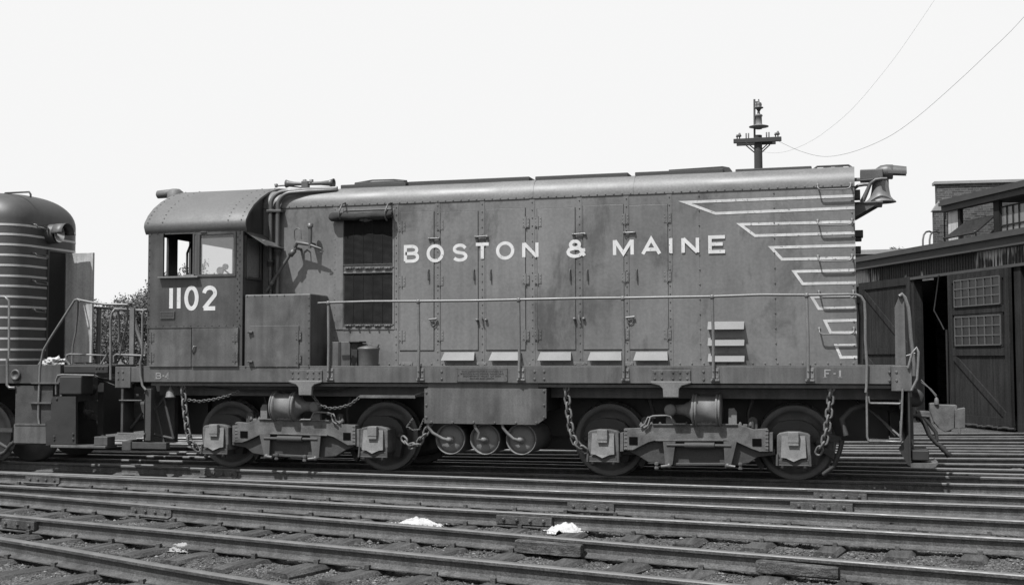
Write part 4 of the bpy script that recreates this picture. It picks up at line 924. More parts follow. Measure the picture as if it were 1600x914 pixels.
a = P(410, 735, .05); b = P(530, 668, .05); pb.bbox((a.x, .05, a.z), (b.x, .75, b.z), .012)
pb.bbox((xF-.02, .3, .45), (xF+.05, YF-.3, ZB), .01); 
c2 = P(436, 310, .3); pb.lathe((c2.x, .32, c2.z), (-.3, -1, 0), [(0, .11), (.03, .115), (.035, .06), (.02, .03), (.02, 0)], 20)
plt = pb.build('pilot', M_dark, LOCO)
fb = MB(); a = P(405, 785, -.02); b = P(590, 742, -.02); zz = a.z
fb.prism([(a.x, zz), (a.x, zz+.05), (b.x-.03, zz+.055), (b.x, zz+.075), (b.x+.0, zz+.05), (b.x-.03, zz+.015), (b.x-.07, zz)], -.02, .62); o = fb.build('footboard', M_sill, LOCO); bpy_fix_normals(o)
# coupler
cp = MB(); C = lambda x, y: at(*P3(x, y), Y=CEN-.16)
def pr(pts, y0, y1, mb=cp): mb.prism([(C(*q).x, C(*q).z) for q in pts], y0, y1)
pr([(445, 400), (540, 405), (640, 410), (670, 440), (660, 480), (560, 490), (445, 470)], CEN-.13, CEN+.13)
pr([(535, 350), (575, 348), (600, 360), (720, 362), (722, 385), (705, 400), (700, 520), (640, 545), (600, 520), (560, 470), (535, 400)], CEN-.16, CEN+.14)
pr([(705, 390), (775, 378), (775, 515), (705, 520)], CEN-.17, CEN-.0)
pr([(640, 380), (690, 365), (690, 545), (650, 548)], CEN+.02, CEN+.24)
cp.tube([C(735, 515), C(735, 555)], .02, 8)
co = cp.build('coupler', M_dust, LOCO, bevel=.012); bpy_fix_normals(co)
ul = MB(); ul.tube([C(590, 345), C(585, 315), C(555, 275), C(520, 235), C(490, 205), C(475, 188), C(468, 200), C(490, 215), C(540, 250), C(580, 295)], .009, 6); ul.lathe(C(580, 330), (0, 0, 1), [(-.05, .03), (.0, .03), (.03, .022), (.05, 0)], 10); ul.build('uncoupling_lever', M_chain, LOCO)
ah = MB()
ah.tube([C(440, 430), C(470, 445), C(500, 490), C(530, 560), (C(580, 620)), C(625, 650)], .032, 10); ah.tube([C(490, 440), C(540, 500), C(575, 545), C(583, 600)], .026, 10); ah.lathe(C(610, 640), C(650, 685)-C(610, 640), [(0, .035), (.05, .04), (.1, .03), (.16, .045), (.18, 0)], 10)
ah.tube([C(300, 425), C(530, 440)], .03, 8); ah.build('air_hose', M_dark, LOCO)
br_ = MB(); 
for q0_, q1_ in (((700, 640), (900, 610)),): pass
br_.tube([at(1322, 680, Y=.3), at(1315, 655, Y=.3), at(1330, 640, Y=.35), at(1362, 628, Y=.5), at(1412, 645, Y=.9)], .035, 10); br_.build('brake_pipe', M_grime, LOCO)
sb = MB()     # sand / guard bar ahead of the front wheel
sb.prism([(at(x, y, Y=.6).x, at(x, y, Y=.6).z) for x, y in ((1276, 672), (1315, 682), (1313, 692), (1274, 684))], .56, .62); sb.prism([(at(x, y, Y=.6).x, at(x, y, Y=.6).z) for x, y in ((1290, 698), (1312, 712), (1306, 718), (1284, 706))], .56, .62)
sb.tube([at(1316, 688, Y=.55), at(1312, 705, Y=.55), at(1303, 728, Y=.55), at(1286, 741, Y=.6)], .03, 8); sb.build('rail_guard', M_grime, LOCO)

# under-frame tank panel and air reservoirs
tp = MB(); Yt = .03
pt_ = lambda x, y, Y=Yt: (at(x, y, Y=Y).x, at(x, y, Y=Y).z)
tp.prism([pt_(663, 606), pt_(663, 661), pt_(838, 663.5), pt_(853.5, 653), pt_(853.5, 607)], Yt, Yt+.03)
tp.prism([pt_(668, 598), pt_(668, 608), pt_(840, 608), pt_(840, 598)], Yt+.02, Yt+.3)
for (x, y) in ((666, 613), (666, 633), (666, 652), (674, 659.5), (707, 660), (740, 660), (773, 660.5), (806, 660.5), (838, 660.5), (850, 611), (850, 633), (850, 652)): q = at(x, y, Y=Yt); tp.rivet(q.x, Yt, q.z, .018, .016)
tko = tp.build('tank_panel', M_sill, LOCO); bpy_fix_normals(tko)
tb = MB(); x0, x1 = pt_(664, 630)[0], pt_(852, 630)[0]; tb.box((x0+.02, .25, .88), (x1-.02, 2.5, 1.2)); tb.build('fuel_tank', M_dark, LOCO)
for (px, py) in ((704.5, 685.5), (758.5, 685.8), (815, 686)):
    c_ = at(px, py, Y=.18); r_ = .208; rv = MB()
    rv.lathe((c_.x, .15, c_.z), (0, 1, 0), [(.03, .0), (.02, .08), (.028, .14), (.05, .185), (.06, .19), (.0, .198), (.0, r_), (.03, r_+.004), (.06, r_-.006), (1.3, r_-.006), (1.5, .15), (1.55, 0)], 36)
    res = rv.build('air_reservoir', M_cyl, LOCO); 
    rp = MB(); t0 = {704.5: 667, 758.5: 740, 815: 783}[px]; e0 = at(t0, 655, Y=.06)
    rp.tube([e0, at(t0+3, 668, Y=.07), at(t0+9, 676, Y=.08), Vector((c_.x-.09, .09, c_.z+.01)), Vector((c_.x+.005, .11, c_.z-.015))], .021, 10); rp.lathe((c_.x-.03, .10, c_.z-.0), (1, .1, -.2), [(0, .03), (.03, .036), (.06, .03), (.07, 0)], 10)
    rp.lathe((c_.x, .17, c_.z-.01), (0, -1, 0), [(0, .055), (.02, .05), (.05, .03), (.06, 0)], 12); rp.build('reservoir_pipe', M_cyl, res)
# chains
def link(mb, c, d, nrm, L=.105, Wd=.062, r=.0125):
    d = Vector(d).normalized(); nrm = Vector(nrm); nrm = (nrm-d*nrm.dot(d)).normalized(); s_ = d.cross(nrm); pts = []
    hl_ = L/2-Wd/2
    for k_ in range(12):
        a_ = 2*math.pi*k_/12; x = math.cos(a_)*Wd/2+(hl_ if math.cos(a_) > 0 else -hl_); pts.append(Vector(c)+d*x+s_*(math.sin(a_)*Wd/2))
    n_ = 6; vs = []; m3 = len(pts)
    for i in range(m3):
        t = (pts[(i+1) % m3]-pts[i-1]).normalized(); bn = t.cross(nrm)
        for k_ in range(n_): a_ = 2*math.pi*k_/n_; vs.append(pts[i]+(nrm*math.cos(a_)+bn*math.sin(a_))*r)
    mb.add(vs, [(i*n_+k_, i*n_+(k_+1) % n_, ((i+1) % m3)*n_+(k_+1) % n_, ((i+1) % m3)*n_+k_) for i in range(m3) for k_ in range(n_)], True)
def chain(pts, pitch=.078, parent=LOCO, name='safety_chain', m=M_chain, **kw):
    P_ = [Vector(p) for p in pts]; mb = MB(); segs = [(P_[i+1]-P_[i]).length for i in range(len(P_)-1)]; tot = sum(segs); n_ = int(tot/pitch); k_ = 0
    for i in range(n_+1):
        s_ = i*tot/n_; j = 0
        while j < len(segs)-1 and s_ > segs[j]: s_ -= segs[j]; j += 1
        d = (P_[j+1]-P_[j]).normalized(); c = P_[j]+d*s_; nrm = Vector((.25, 1, .1)) if i % 2 == 0 else Vector((1, -.35, .0)) if abs(d.z) > .6 else Vector((0, .3, 1))
        link(mb, c, d, nrm, **kw)
    return mb.build(name, m, parent)
big = dict(pitch=.082, L=.125, Wd=.078, r=.0155)
A_ = lambda x, y, Y=.1: at(x, y, Y=Y)
chain([A_(286, 602), A_(289, 640), A_(293, 672), A_(297, 690), A_(307, 700, .15)], **big)
chain([A_(884.5, 604), A_(888, 640), A_(892, 672), A_(898, 690), A_(912, 702, .15)], **big)
chain([A_(1299, 604), A_(1296, 640), A_(1292, 672), A_(1288, 690), A_(1280, 704, .15)], **big)
chain([A_(632, 687, .25), A_(641, 697, .2), A_(652, 695, .15), A_(662, 682, .1), A_(671, 665, .1)], **big)
sm_ = dict(pitch=.038, L=.055, Wd=.034, r=.006)
chain([A_(296, 625), A_(312, 627), A_(334, 624), A_(354, 619), A_(371, 612)], name='brake_chain', **sm_)
chain([A_(490, 620), A_(500, 633), A_(515, 638), A_(530, 637), A_(547, 632), A_(560, 622)], name='brake_chain', **sm_)
chain([A_(644, 655), A_(636, 666), A_(645, 672), A_(655, 671), A_(662, 655)], name='brake_chain', pitch=.02, L=.028, Wd=.018, r=.004)
hg = Pieces()
for px in (286, 884.5, 1299):
    q = A_(px, 602); hg.tube([(q.x, q.y, q.z+.03), (q.x, q.y, q.z-.14)], .018, 8); hg.bbox((q.x-.09, q.y-.03, 1.215), (q.x+.09, q.y+.03, 1.25), .004)
build_each(hg, 'chain_hanger', M_chain, LOCO)
fl_ = MB(); a = A_(562, 619, .1); b = A_(649, 618, .1); fl_.bbox((a.x, .09, a.z-.025), (b.x, .13, a.z+.02), .005); fl_.tube([A_(649, 617), A_(664, 612)], .01, 6); fl_.build('brake_lever', M_dust, LOCO)
up_ = Pieces(); up_.tube([A_(655, 600, .3), A_(560, 602, .3), A_(530, 610, .3), A_(372, 610, .3), A_(300, 602, .3)], .014, 6); up_.tube([A_(860, 602, .3), A_(1000, 604, .3), A_(1290, 606, .3)], .022, 6); build_each(up_, 'brake_rod', M_grime, LOCO)
# little bell-shaped whistle under the sill
wb = MB(); q = at(266.5, 621, Y=.12); wb.lathe(q, (0, 0, 1), [(0, .0), (0, .075), (.015, .075), (.02, .068), (.08, .060), (.115, .035), (.125, .025), (.15, .02), (.16, 0)], 20); wb.tube([(q.x, .12, q.z+.14), (q.x, .12, 1.26)], .014, 6); wb.build('signal_bell', M_cyl, LOCO)

# trucks
X2 = -3.163+1.22; X1 = -8.833+1.22
tY = .30
def TP(x, y, Y=tY):       # photo crop of the front truck -> local truck coordinates
    q = at(850+x/3.404, 560+y/3.404, Y=Y); return (q.x-X2, q.z)
def wheel(parent, x, near=True):
    mb = MB(); y = .66 if near else 2.3; s_ = 1 if near else -1
    mb.lathe((x, y, .4825), (0, s_, 0), [(.02, 0), (.02, .12), (.0, .13), (.0, .16), (.055, .20), (.05, .36), (.01, .405), (.0, .41), (.0, .470), (.006, .4825)], 56)
    mb.cur = 1; mb.lathe((x, y, .4825), (0, s_, 0), [(.006, .4825), (.09, .486), (.10, .505), (.115, .512), (.128, .508), (.135, .49)], 56); mb.cur = 0
    mb.lathe((x, y, .4825), (0, s_, 0), [(.135, .49), (.135, .40), (.09, .36), (.09, .15), (.12, .14), (.12, 0)], 56)
    return mb.build('wheel', [M_wheel, M_tread], parent)
def jbox(parent, x, mir):
    mb = MB(); z = .4825-.02; y1 = .60; dust = mb
    # body
    body = [(-.235, -.20), (-.23, .16), (-.20, .19), (-.08, .215), (.08, .215), (.20, .19), (.23, .16), (.235, -.20), (.16, -.255), (-.16, -.255)]
    k_ = .89
    mb.prism([(x+a_*k_, z+b_*.86) for a_, b_ in body], .27, y1)
    o = mb.build('journal_box', M_dust, parent, bevel=.012); bpy_fix_normals(o)
    lid = MB(); lid.slab([(x-.155, .215, z-.135), (x-.09, .215, z-.145), (x+.0, .20, z-.185), (x+.09, .215, z-.145), (x+.155, .215, z-.135), (x+.145, .25, z+.135), (x-.145, .25, z+.135)], .02)
    lid.bbox((x-.068, .195, z+.05), (x+.068, .262, z+.185), .008); lid.box((x-.062, .20, z+.015), (x+.062, .226, z+.05))
    l_ = lid.build('journal_lid', M_lid, o); bpy_fix_normals(l_)
    un = MB(); un.bbox((x-.19, .24, z-.255), (x+.19, .50, z-.16), .01)
    for s_ in (-1, 1): un.tube([(x+s_*.20, .25, z-.10), (x+s_*.205, .23, z-.24)], .018, 8); un.lathe((x+s_*.14, .26, z-.29), (0, 0, 1), [(0, .0), (0, .028), (.05, .028)], 6)
    un.tube([(x-.22, .245, z-.235), (x+.20, .245, z-.235)], .011, 6); un.build('journal_cover', M_grime, o)
    return o
def housing(parent, x):
    mb = MB(); z = .4825
    pts = [(-.31, -.05), (-.33, .05), (-.29, .18), (-.2, .27), (-.06, .295), (.1, .29), (.22, .24), (.30, .15), (.33, .05), (.31, -.08), (.27, -.28), (-.27, -.28)]
    mb.prism([(x+a_, z+b_) for a_, b_ in pts], .50, .64); 
    for s_ in (-1, 1): mb.lathe((x+s_*.285, .50, z+.02), (0, -1, 0), [(0, .05), (.03, .05), (.035, .032), (.06, .03), (.065, 0)], 14)
    o = mb.build('bearing_frame', M_grime, parent, bevel=.02); bpy_fix_normals(o)
def truck(X0, mir, label):
    t = thing('truck', None, None); t.parent = LOCO; t.location = (0, 0, 0); t['label'] = label
    f = -1 if mir else 1
    W_ = lambda pts, Y=tY: [(X0+f*TP(x, y, Y)[0], TP(x, y, Y)[1]) for x, y in pts]
    def B(mb, pts, y0, y1, Y=tY): mb.prism(W_(pts, Y), y0, y1)
    for s_ in (-1, 1):
        wheel(t, X0+s_*1.22); wheel(t, X0+s_*1.22, False); jbox(t, X0+s_*1.22, mir); housing(t, X0+s_*1.22)
        ax = MB(); ax.tube([(X0+s_*1.22, .7, .4825), (X0+s_*1.22, 2.3, .4825)], .08, 12); ax.bbox((X0+s_*1.22-.35, 1.0, .15), (X0+s_*1.22+.35, 2.0, .85), .08); ax.build('axle', M_dark, t)
        fs_ = MB(); fs_.prism([(X0-1.5, .35), (X0-1.5, .62), (X0+1.5, .62), (X0+1.5, .35)], 2.45, 2.6) if s_ == 1 else None
        if s_ == 1: fs_.build('far_side_frame', M_dark, t)
    # equaliser beam casting, upper light one
    eq = MB(); up_pts = [(432, 370), (500, 368), (535, 366), (565, 352), (585, 348), (1035, 348), (1062, 356), (1120, 375), (1190, 370), (1197, 385), (1197, 492), (1152, 492), (1110, 478), (1030, 442), (960, 433), (600, 433), (562, 442), (480, 484), (432, 484)]
    B(eq, up_pts, .27, .40)
    for (x0, x1) in ((410, 428), (1201, 1219)): B(eq, [(x0, 392), (x1, 392), (x1, 492), (x0, 492)], .29, .44)
    for z_ in (350,): B(eq, [(585, 346), (1035, 346), (1035, 352), (585, 352)], .25, .42)
    B(eq, [(600, 428), (960, 428), (960, 436), (600, 436)], .245, .40)
    for x_ in (438, 446, 1184, 1192):
        for y_ in (380, 400, 420, 440, 460, 478): q = W_([(x_, y_)])[0]; eq.rivet(q[0], .27, q[1], .011, .01)
    for x_ in (520, 575, 620, 760, 820, 900, 1000, 1045, 1100): q = W_([(x_, 352)])[0]; eq.lathe((q[0], .33, q[1]-.012), (0, 0, 1), [(0, .026), (.028, .026), (.034, .015), (.05, .014), (.052, 0)], 6, False)
    for (xa_, xb_) in ((520, 548), (1060, 1085)): a_ = W_([(xa_, 366)])[0]; b_ = W_([(xb_, 348)])[0]; eq.bbox((a_[0], .30, a_[1]), (b_[0], .42, b_[1]), .01)
    e_o = eq.build('equaliser_beam', M_dust, t, bevel=.016); bpy_fix_normals(e_o)
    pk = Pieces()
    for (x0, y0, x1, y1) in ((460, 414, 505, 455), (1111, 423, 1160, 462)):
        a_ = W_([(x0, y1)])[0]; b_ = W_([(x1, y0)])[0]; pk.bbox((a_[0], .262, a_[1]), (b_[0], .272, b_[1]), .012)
    build_each(pk, 'beam_pocket_shade', M_black, e_o)  # black pads on the solid beam paint the shade inside its pockets
    lo = MB(); B(lo, [(432, 484), (500, 515), (560, 552), (690, 567), (985, 567), (1090, 556), (1140, 522), (1230, 512), (1230, 480), (1100, 470), (1000, 430), (600, 430), (540, 450)], .33, .44)
    B(lo, [(690, 552), (985, 552), (985, 568), (690, 568)], .30, .46)
    B(lo, [(400, 490), (1235, 490), (1235, 515), (400, 512)], .42, .5)
    l_o = lo.build('lower_frame', M_grime, t, bevel=.01); bpy_fix_normals(l_o)
    for hp in ([(640, 436), (706, 436), (690, 560), (652, 562)], [(960, 436), (1030, 436), (1000, 560), (967, 576)]):
        h2 = MB(); B(h2, hp, .25, .275); q = W_([(hp[2][0]-18, 566)])[0]; h2.lathe((q[0], .25, q[1]), (0, -1, 0), [(0, .035), (.03, .03), (.031, 0)], 10)
        sgn = f; h2.tube([(q[0], .24, q[1]), (q[0]-.10 if hp[0][0] < 800 else q[0]+.10, .22, q[1]-.01)], .022, 8); xx_ = (q[0]-.16 if hp[0][0] < 800 else q[0]+.16)
        h2.lathe((xx_, .24, q[1]-.05), (0, 0, 1), [(0, .012), (.01, .03), (.03, .03), (.035, .02), (.06, .02), (.065, .03), (.09, .028), (.1, 0)], 6, False)
        h3 = h2.build('brake_hanger', M_box, t); bpy_fix_normals(h3)
    rod = MB(); a_, b_ = W_([(660, 457)])[0], W_([(1000, 461)])[0]; rod.tube([(a_[0], .26, a_[1]), (b_[0], .26, b_[1])], .022, 10); a_, b_ = W_([(755, 458)])[0], W_([(912, 459)])[0]; rod.tube([(a_[0], .255, a_[1]), (b_[0], .255, b_[1])], .040, 12); rod.build('tie_rod', M_grime, t)
    # brake cylinder
    for s_ in (-1, 1):
        sh_ = MB(); xc = X0+s_*1.22; pts_ = [(xc-s_*(.50*math.cos(R(d))), .4825+.50*math.sin(R(d))) for d in range(-38, 20, 6)]+[(xc-s_*(.57*math.cos(R(d))), .4825+.57*math.sin(R(d))) for d in range(14, -44, -6)]
        sh_.prism(pts_, .68, .78); sh_.tube([(xc-s_*.56, .73, .45), (xc-s_*.60, .73, .85), (xc-s_*.52, .73, 1.1)], .025, 8); so2 = sh_.build('brake_shoe', M_grime, t); bpy_fix_normals(so2)
    bc_ = MB(); c0 = W_([(797, 272)])[0]; c1 = W_([(943, 272)])[0]; ax = Vector((c1[0]-c0[0], 0, 0)); Lc = abs(ax.x); r_ = .205; yb_ = .33
    bc_.lathe((c0[0], yb_, c0[1]+.0), ax, [(-.01, 0), (-.01, .19), (.0, r_+.012), (.022, r_+.012), (.022, r_), (.032, r_), (.032, r_+.012), (.055, r_+.012), (.06, r_-.02), (Lc-.06, r_-.02), (Lc-.055, r_+.012), (Lc-.03, r_+.012), (Lc-.03, r_), (Lc-.02, r_), (Lc-.02, r_+.012), (Lc, r_+.01), (Lc+.01, .18), (Lc+.012, 0)], 40)
    bc_.lathe((c0[0], yb_, c0[1]), -ax, [(.0, .18), (.05, .11), (.12, .075), (.24, .06), (.26, .05), (.36, .03), (.37, 0)], 20)
    cyl = bc_.build('brake_cylinder', M_cyl, t)
    cb_ = Pieces(); q = W_([(678, 272)])[0]; cb_.lathe((q[0], .22, q[1]), (0, 1, 0), [(0, 0), (0, .045), (.01, .075), (.04, .078), (.1, .078)], 18)
    B(cb_, [(985, 265), (1012, 262), (1028, 285), (1028, 352), (985, 352)], .28, .36); B(cb_, [(805, 330), (935, 330), (935, 350), (805, 350)], .24, .44)
    B(cb_, [(655, 300), (680, 298), (708, 348), (652, 348)], .30, .36)
    for k_ in range(3): q = W_([(845+k_*25, 338)])[0]; cb_.rivet(q[0], .24, q[1], .018, .016)
    for cbo in build_each(cb_, 'cylinder_bracket', M_cyl, cyl): bpy_fix_normals(cbo)
    lv = MB(); pts = [(540, 366), (562, 352), (575, 308), (590, 303), (660, 300), (680, 304), (700, 345), (760, 346)]; lv.tube([(W_([q])[0][0], .24, W_([q])[0][1]) for q in pts], .013, 8)
    lv.tube([(W_([q])[0][0], .25, W_([q])[0][1]) for q in [(522, 362), (545, 345), (560, 310), (600, 312)]], .012, 8); lv.build('grab_bar', M_cyl, t)
    for xx_ in ((520, 555), (1088, 1135)):
        sp = MB(); a_, b_ = W_([(xx_[0], 368)])[0], W_([(xx_[1], 310)])[0]; xm_ = (a_[0]+b_[0])/2; w_ = abs(b_[0]-a_[0])/2
        sp.prism([(xm_+w_*math.cos(R(d)), (b_[1]-w_ + w_*math.sin(R(d))) if d <= 180 else 0) for d in range(0, 181, 20)]+[(xm_-w_, a_[1]-.02), (xm_+w_, a_[1]-.02)], .34, .40); sp.tube([(xm_, .33, a_[1]), (xm_, .33, b_[1]-w_)], .022, 8); s2 = sp.build('spring_clip', M_grime, t); bpy_fix_normals(s2)
    for c_ in t.children:
        if not c_.name.startswith(('wheel', 'axle', 'far_side', 'bearing')): c_.location.y -= .07
    return t
truck(X2, False, 'front truck with its brake cylinder right of centre'); truck(X1, True, 'rear truck with its brake cylinder left of centre')

# rear end of the locomotive: steps, braces, handrails at the cab end
re = Pieces(); P4 = lambda x, y, Y=0: at(60+x/3.263, 440+y/3.263, Y=Y)
re.tube([P4(368, 500, -.03), P4(368, 200, -.03), P4(375, 160, -.03), P4(388, 142, -.02), P4(405, 148, .05), P4(412, 175, .12), P4(412, 280, .15), P4(408, 310, .15)], .018, 10)
re.tube([P4(555, 143, -.03), P4(540, 145, -.03), P4(531, 165, -.03), P4(530, 370, -.03), P4(520, 410, -.03), P4(521, 480, -.03), P4(530, 530, -.03), P4(548, 552, -.03)], .018, 10)
re.tube([P4(385, 410, .6), P4(385, 380, .6), P4(398, 371, .6), P4(470, 375, .6), P4(545, 378, .6)], .018, 8)
build_each(re, 'end_handrail', M_rail_h, LOCO)
rs_ = MB()
rs_.slab([P4(418, 605), P4(530, 605), P4(530, 605, .3), P4(418, 605, .3)], .012); rs_.slab([P4(408, 772), P4(545, 772), P4(545, 772, .3), P4(408, 772, .3)], .02)
a = P4(418, 790); b = P4(440, 520); rs_.bbox((a.x, .0, a.z+.03), (b.x-.02, .28, b.z), .004); a = P4(542, 810); b = P4(575, 545); rs_.bbox((a.x, .0, a.z), (b.x, .10, b.z), .006)
a = P4(440, 605); b = P4(532, 575); rs_.box((a.x, .26, a.z), (b.x, .28, b.z))
a = P4(440, 850); b = P4(620, 820); rs_.bbox((a.x, .0, a.z), (b.x+.1, .1, b.z), .006); a = P4(428, 860); b = P4(475, 812); rs_.bbox((a.x, -.02, a.z), (b.x, .3, b.z), .01)
for q0_, q1_ in (((580, 560), (640, 820)), ((640, 590), (690, 800)), ((690, 800), (545, 770)), ((530, 670), (460, 760)), ((660, 570), (560, 700))):
    rs_.tube([P4(*q0_, .2), P4(*q1_, .2)], .022, 6)
rs_.box((P4(440, 700).x, .5, .35), (P4(600, 700).x, .6, 1.1))
rs_.build('rear_steps', M_grime, LOCO)
re2 = Pieces(); e = P4(408, 772); f2 = P4(545, 772); re2.box((e.x-.01, -.022, e.z-.012), (f2.x, -.002, e.z+.012)); e = P4(418, 603); f2 = P4(530, 605); re2.box((e.x-.01, -.022, e.z-.008), (f2.x, -.002, e.z+.006)); build_each(re2, 'step_edge', M_rail_h, LOCO)
rc = MB(); yb0 = CEN; q = P4(300, 580, CEN); 
rc.bbox((q.x, CEN-.16, .62), (-10.1, CEN+.16, .92), .04); rc.bbox((q.x-.12, CEN-.2, .66), (q.x+.2, CEN+.24, .98), .05); rc.bbox((q.x+.15, CEN-.22, .70), (q.x+.5, CEN+.1, 1.02), .05); rc.build('coupler', M_grime, LOCO)
rh = Pieces(); rh.tube([P4(235, 660, 1.0), P4(265, 672, 1.0), P4(300, 700, 1.0), P4(325, 750, 1.0), P4(335, 800, 1.0)], .035, 10); rh.lathe(P4(250, 665, 1.0), (1, 0, -.3), [(0, .03), (.02, .05), (.08, .05), (.1, .03)], 10); rh.tube([P4(285, 680, .8), P4(340, 720, .8), P4(385, 742, .8)], .012, 6); rh.tube([P4(285, 475, .5), P4(310, 490, .5), P4(350, 498, .5), P4(390, 505, .5)], .012, 6); rh.tube([P4(285, 480, .5), P4(305, 500, .5), P4(345, 510, .5), P4(392, 530, .5)], .009, 6); build_each(rh, 'air_hose', M_grime, LOCO)
# running board
# walkway objects standing on the deck
bk = thing('covered_bucket', 'round lidded metal bucket standing on the locomotive walkway below the shutters', 'bucket')
q = at(576, 571, Y=.3); bm_ = MB(); bm_.lathe((q.x, .3, ZD+.001), (0, 0, 1), [(0, 0), (0, .135), (.02, .14), (.22, .145), (.235, .155), (.245, .155)], 28); bm_.build('body', M_pipe, bk)
bm_ = MB(); bm_.lathe((q.x, .3, ZD+.246), (0, 0, 1), [(0, .158), (.012, .158), (.03, .12), (.045, .05), (.047, 0)], 28); bm_.tube([(q.x-.03, .3, ZD+.285), (q.x-.02, .3, ZD+.315), (q.x+.02, .3, ZD+.315), (q.x+.04, .3, ZD+.285)], .008, 6); bm_.tube([(q.x+.13, .3, ZD+.25), (q.x+.155, .3, ZD+.31)], .01, 6); bm_.build('lid', M_pipe, bk)
bb = MB(); a = at(511, 571, Y=.35); b = at(548, 534, Y=.35); cx_ = at(558, 534, Y=.35).x
bb.bbox((at(518, 560, Y=.42).x, .36, ZD+.001), (at(547, 560, Y=.36).x, .585, b.z), .006); o = tag(bb.build('tool_box', M_box), 'upright dark metal box on the walkway just left of the bucket', 'metal box')
bb = MB(); bb.bbox((at(528.5, 560, Y=.355).x, .352, ZD+.001), (at(532.5, 560, Y=.355).x, .3595, b.z-.002), .001); bb.build('side_strip', M_dark, o)
bb = MB(); bb.bbox((at(546, 530, Y=.36).x, .33, b.z-.012), (at(563, 530, Y=.36).x, .585, b.z+.01), .006); bb.bbox((at(548, 560, Y=.4).x, .38, ZD+.001), (at(559, 560, Y=.4).x, .585, b.z-.012), .006); tag(bb.build('toolbox', M_dark), 'narrow black box with a hinged lid squeezed against the left side of the bucket', 'metal box')

# ------------------------------------------------------------------ the second locomotive at the left
L2 = thing('striped_locomotive', 'rounded end of a dark locomotive with thin white bands, at the left edge', 'locomotive')
XN = -12.56; NZ0, NZ1 = 1.50, 4.27; Yn0, Yn1 = .55, 2.41
def nose_ring(z):
    rc_ = .42; t = max(0, (z-3.80)/(NZ1-3.80)); inset = .50*(1-math.sqrt(max(0, 1-t*t))); x1 = XN-inset; y0 = Yn0+inset; y1 = Yn1-inset; rr3 = max(.2, rc_)
    pts = [(-17.5, y0), (-15, y0)]
    for k_ in range(13): a_ = math.pi/2*k_/12; pts.append((x1-rr3+rr3*math.sin(a_), y0+rr3-rr3*math.cos(a_)))
    for k_ in range(13): a_ = math.pi/2*k_/12; pts.append((x1-rr3+rr3*math.cos(a_), y1-rr3+rr3*math.sin(a_)))
    return pts+[(-15, y1), (-17.5, y1)]
zs = [NZ0]+list(np.linspace(1.8, 3.8, 6))+[3.80+(NZ1-3.80)*math.sin(math.pi/2*k_/12) for k_ in range(1, 13)]
nb = MB(); vs = []; nr = len(nose_ring(2))
for z in zs: vs += [(x, y, z) for x, y in nose_ring(z)]
nb.add(vs, [(j*nr+k_, j*nr+k_+1, (j+1)*nr+k_+1, (j+1)*nr+k_) for j in range(len(zs)-1) for k_ in range(nr-1)], True); nb.add(vs[-nr:], [tuple(range(nr))], True)
nose = nb.build('body', M_nose, L2)
# doorway in the end and the open door
ydl, ydr = at(74, 500, X=XN).y, at(100, 500, X=XN).y
zdt, zdb = at(85, 394, X=XN).z, NZ0+.03
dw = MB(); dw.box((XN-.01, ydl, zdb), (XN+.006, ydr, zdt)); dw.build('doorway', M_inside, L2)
dfr = MB(); dfr.box((XN, ydl-.03, zdb), (XN+.02, ydl, zdt+.03)); dfr.box((XN, ydl, zdt), (XN+.02, ydr, zdt+.03)); dfr.build('door_frame', M_nose, L2)
xd1 = at(145, 480, Y=ydr+.02).x
dd = MB(); dd.bbox((XN+.02, ydr, zdb), (xd1, ydr+.03, at(122, 395.5, Y=ydr).z), .006); dd.bbox((xd1-.03, ydr-.012, zdb+.0), (xd1+.01, ydr+.035, at(122, 395.5, Y=ydr).z), .004)
odo = dd.build('open_door', M_bare, L2)
# white bands
ys_px = [351.7, 366.8, 382.6, 398.7, 414.6, 431, 446.5, 463, 478.7, 495.6, 512, 528, 545, 560.5]
def band(z, full_):
    mb = MB(); ring = nose_ring(z); ring2 = nose_ring(z+.034); P_ = []
    for (x, y), (xb, yb) in zip(ring, ring2):
        if not full_ and x > XN-.3 and y > ydl-.04: P_.append(((x, ydl-.03), (xb, ydl-.03))); break
        P_.append(((x, y), (xb, yb)))
        if not full_ and y > ydl: break
    vs = []
    for (a_, b_) in P_:
        for (x, y), zz in ((a_, z), (b_, z+.034)):
            cxx, cyy = -14.5, CEN; n_ = Vector((x-(XN-.42), 0 if x > XN-.05 else (y-cyy), 0)); 
            if x <= XN-.42: n_ = Vector((0, -1 if y < CEN else 1, 0))
            else:
                yc_ = Yn0+.42 if y < CEN else Yn1-.42
                n_ = Vector((x-(XN-.42), min(0, y-yc_) if y < CEN else max(0, y-yc_), 0))
            n_.normalize(); vs.append((x+n_.x*.004, y+n_.y*.004, zz))
    m_2 = len(P_); mb.add(vs, [(2*i, 2*i+2, 2*i+3, 2*i+1) for i in range(m_2-1)], True); mb.build('white_band', M_faded2, L2)
M_faded2 = mat('nose_stripe_paint', 0.42, .15, .4, 3, bump=0)
for i, py in enumerate(ys_px):
    z = at(30, py, X=XN).z-.017; 
    q_ = at(30, py, Y=Yn0+.3)
    band(at(45, py+1.2, X=XN).z-.017, i < 3)
vx_ = MB()
for dz in (0,):
    a_ = at(3, 544, Y=Yn0); 
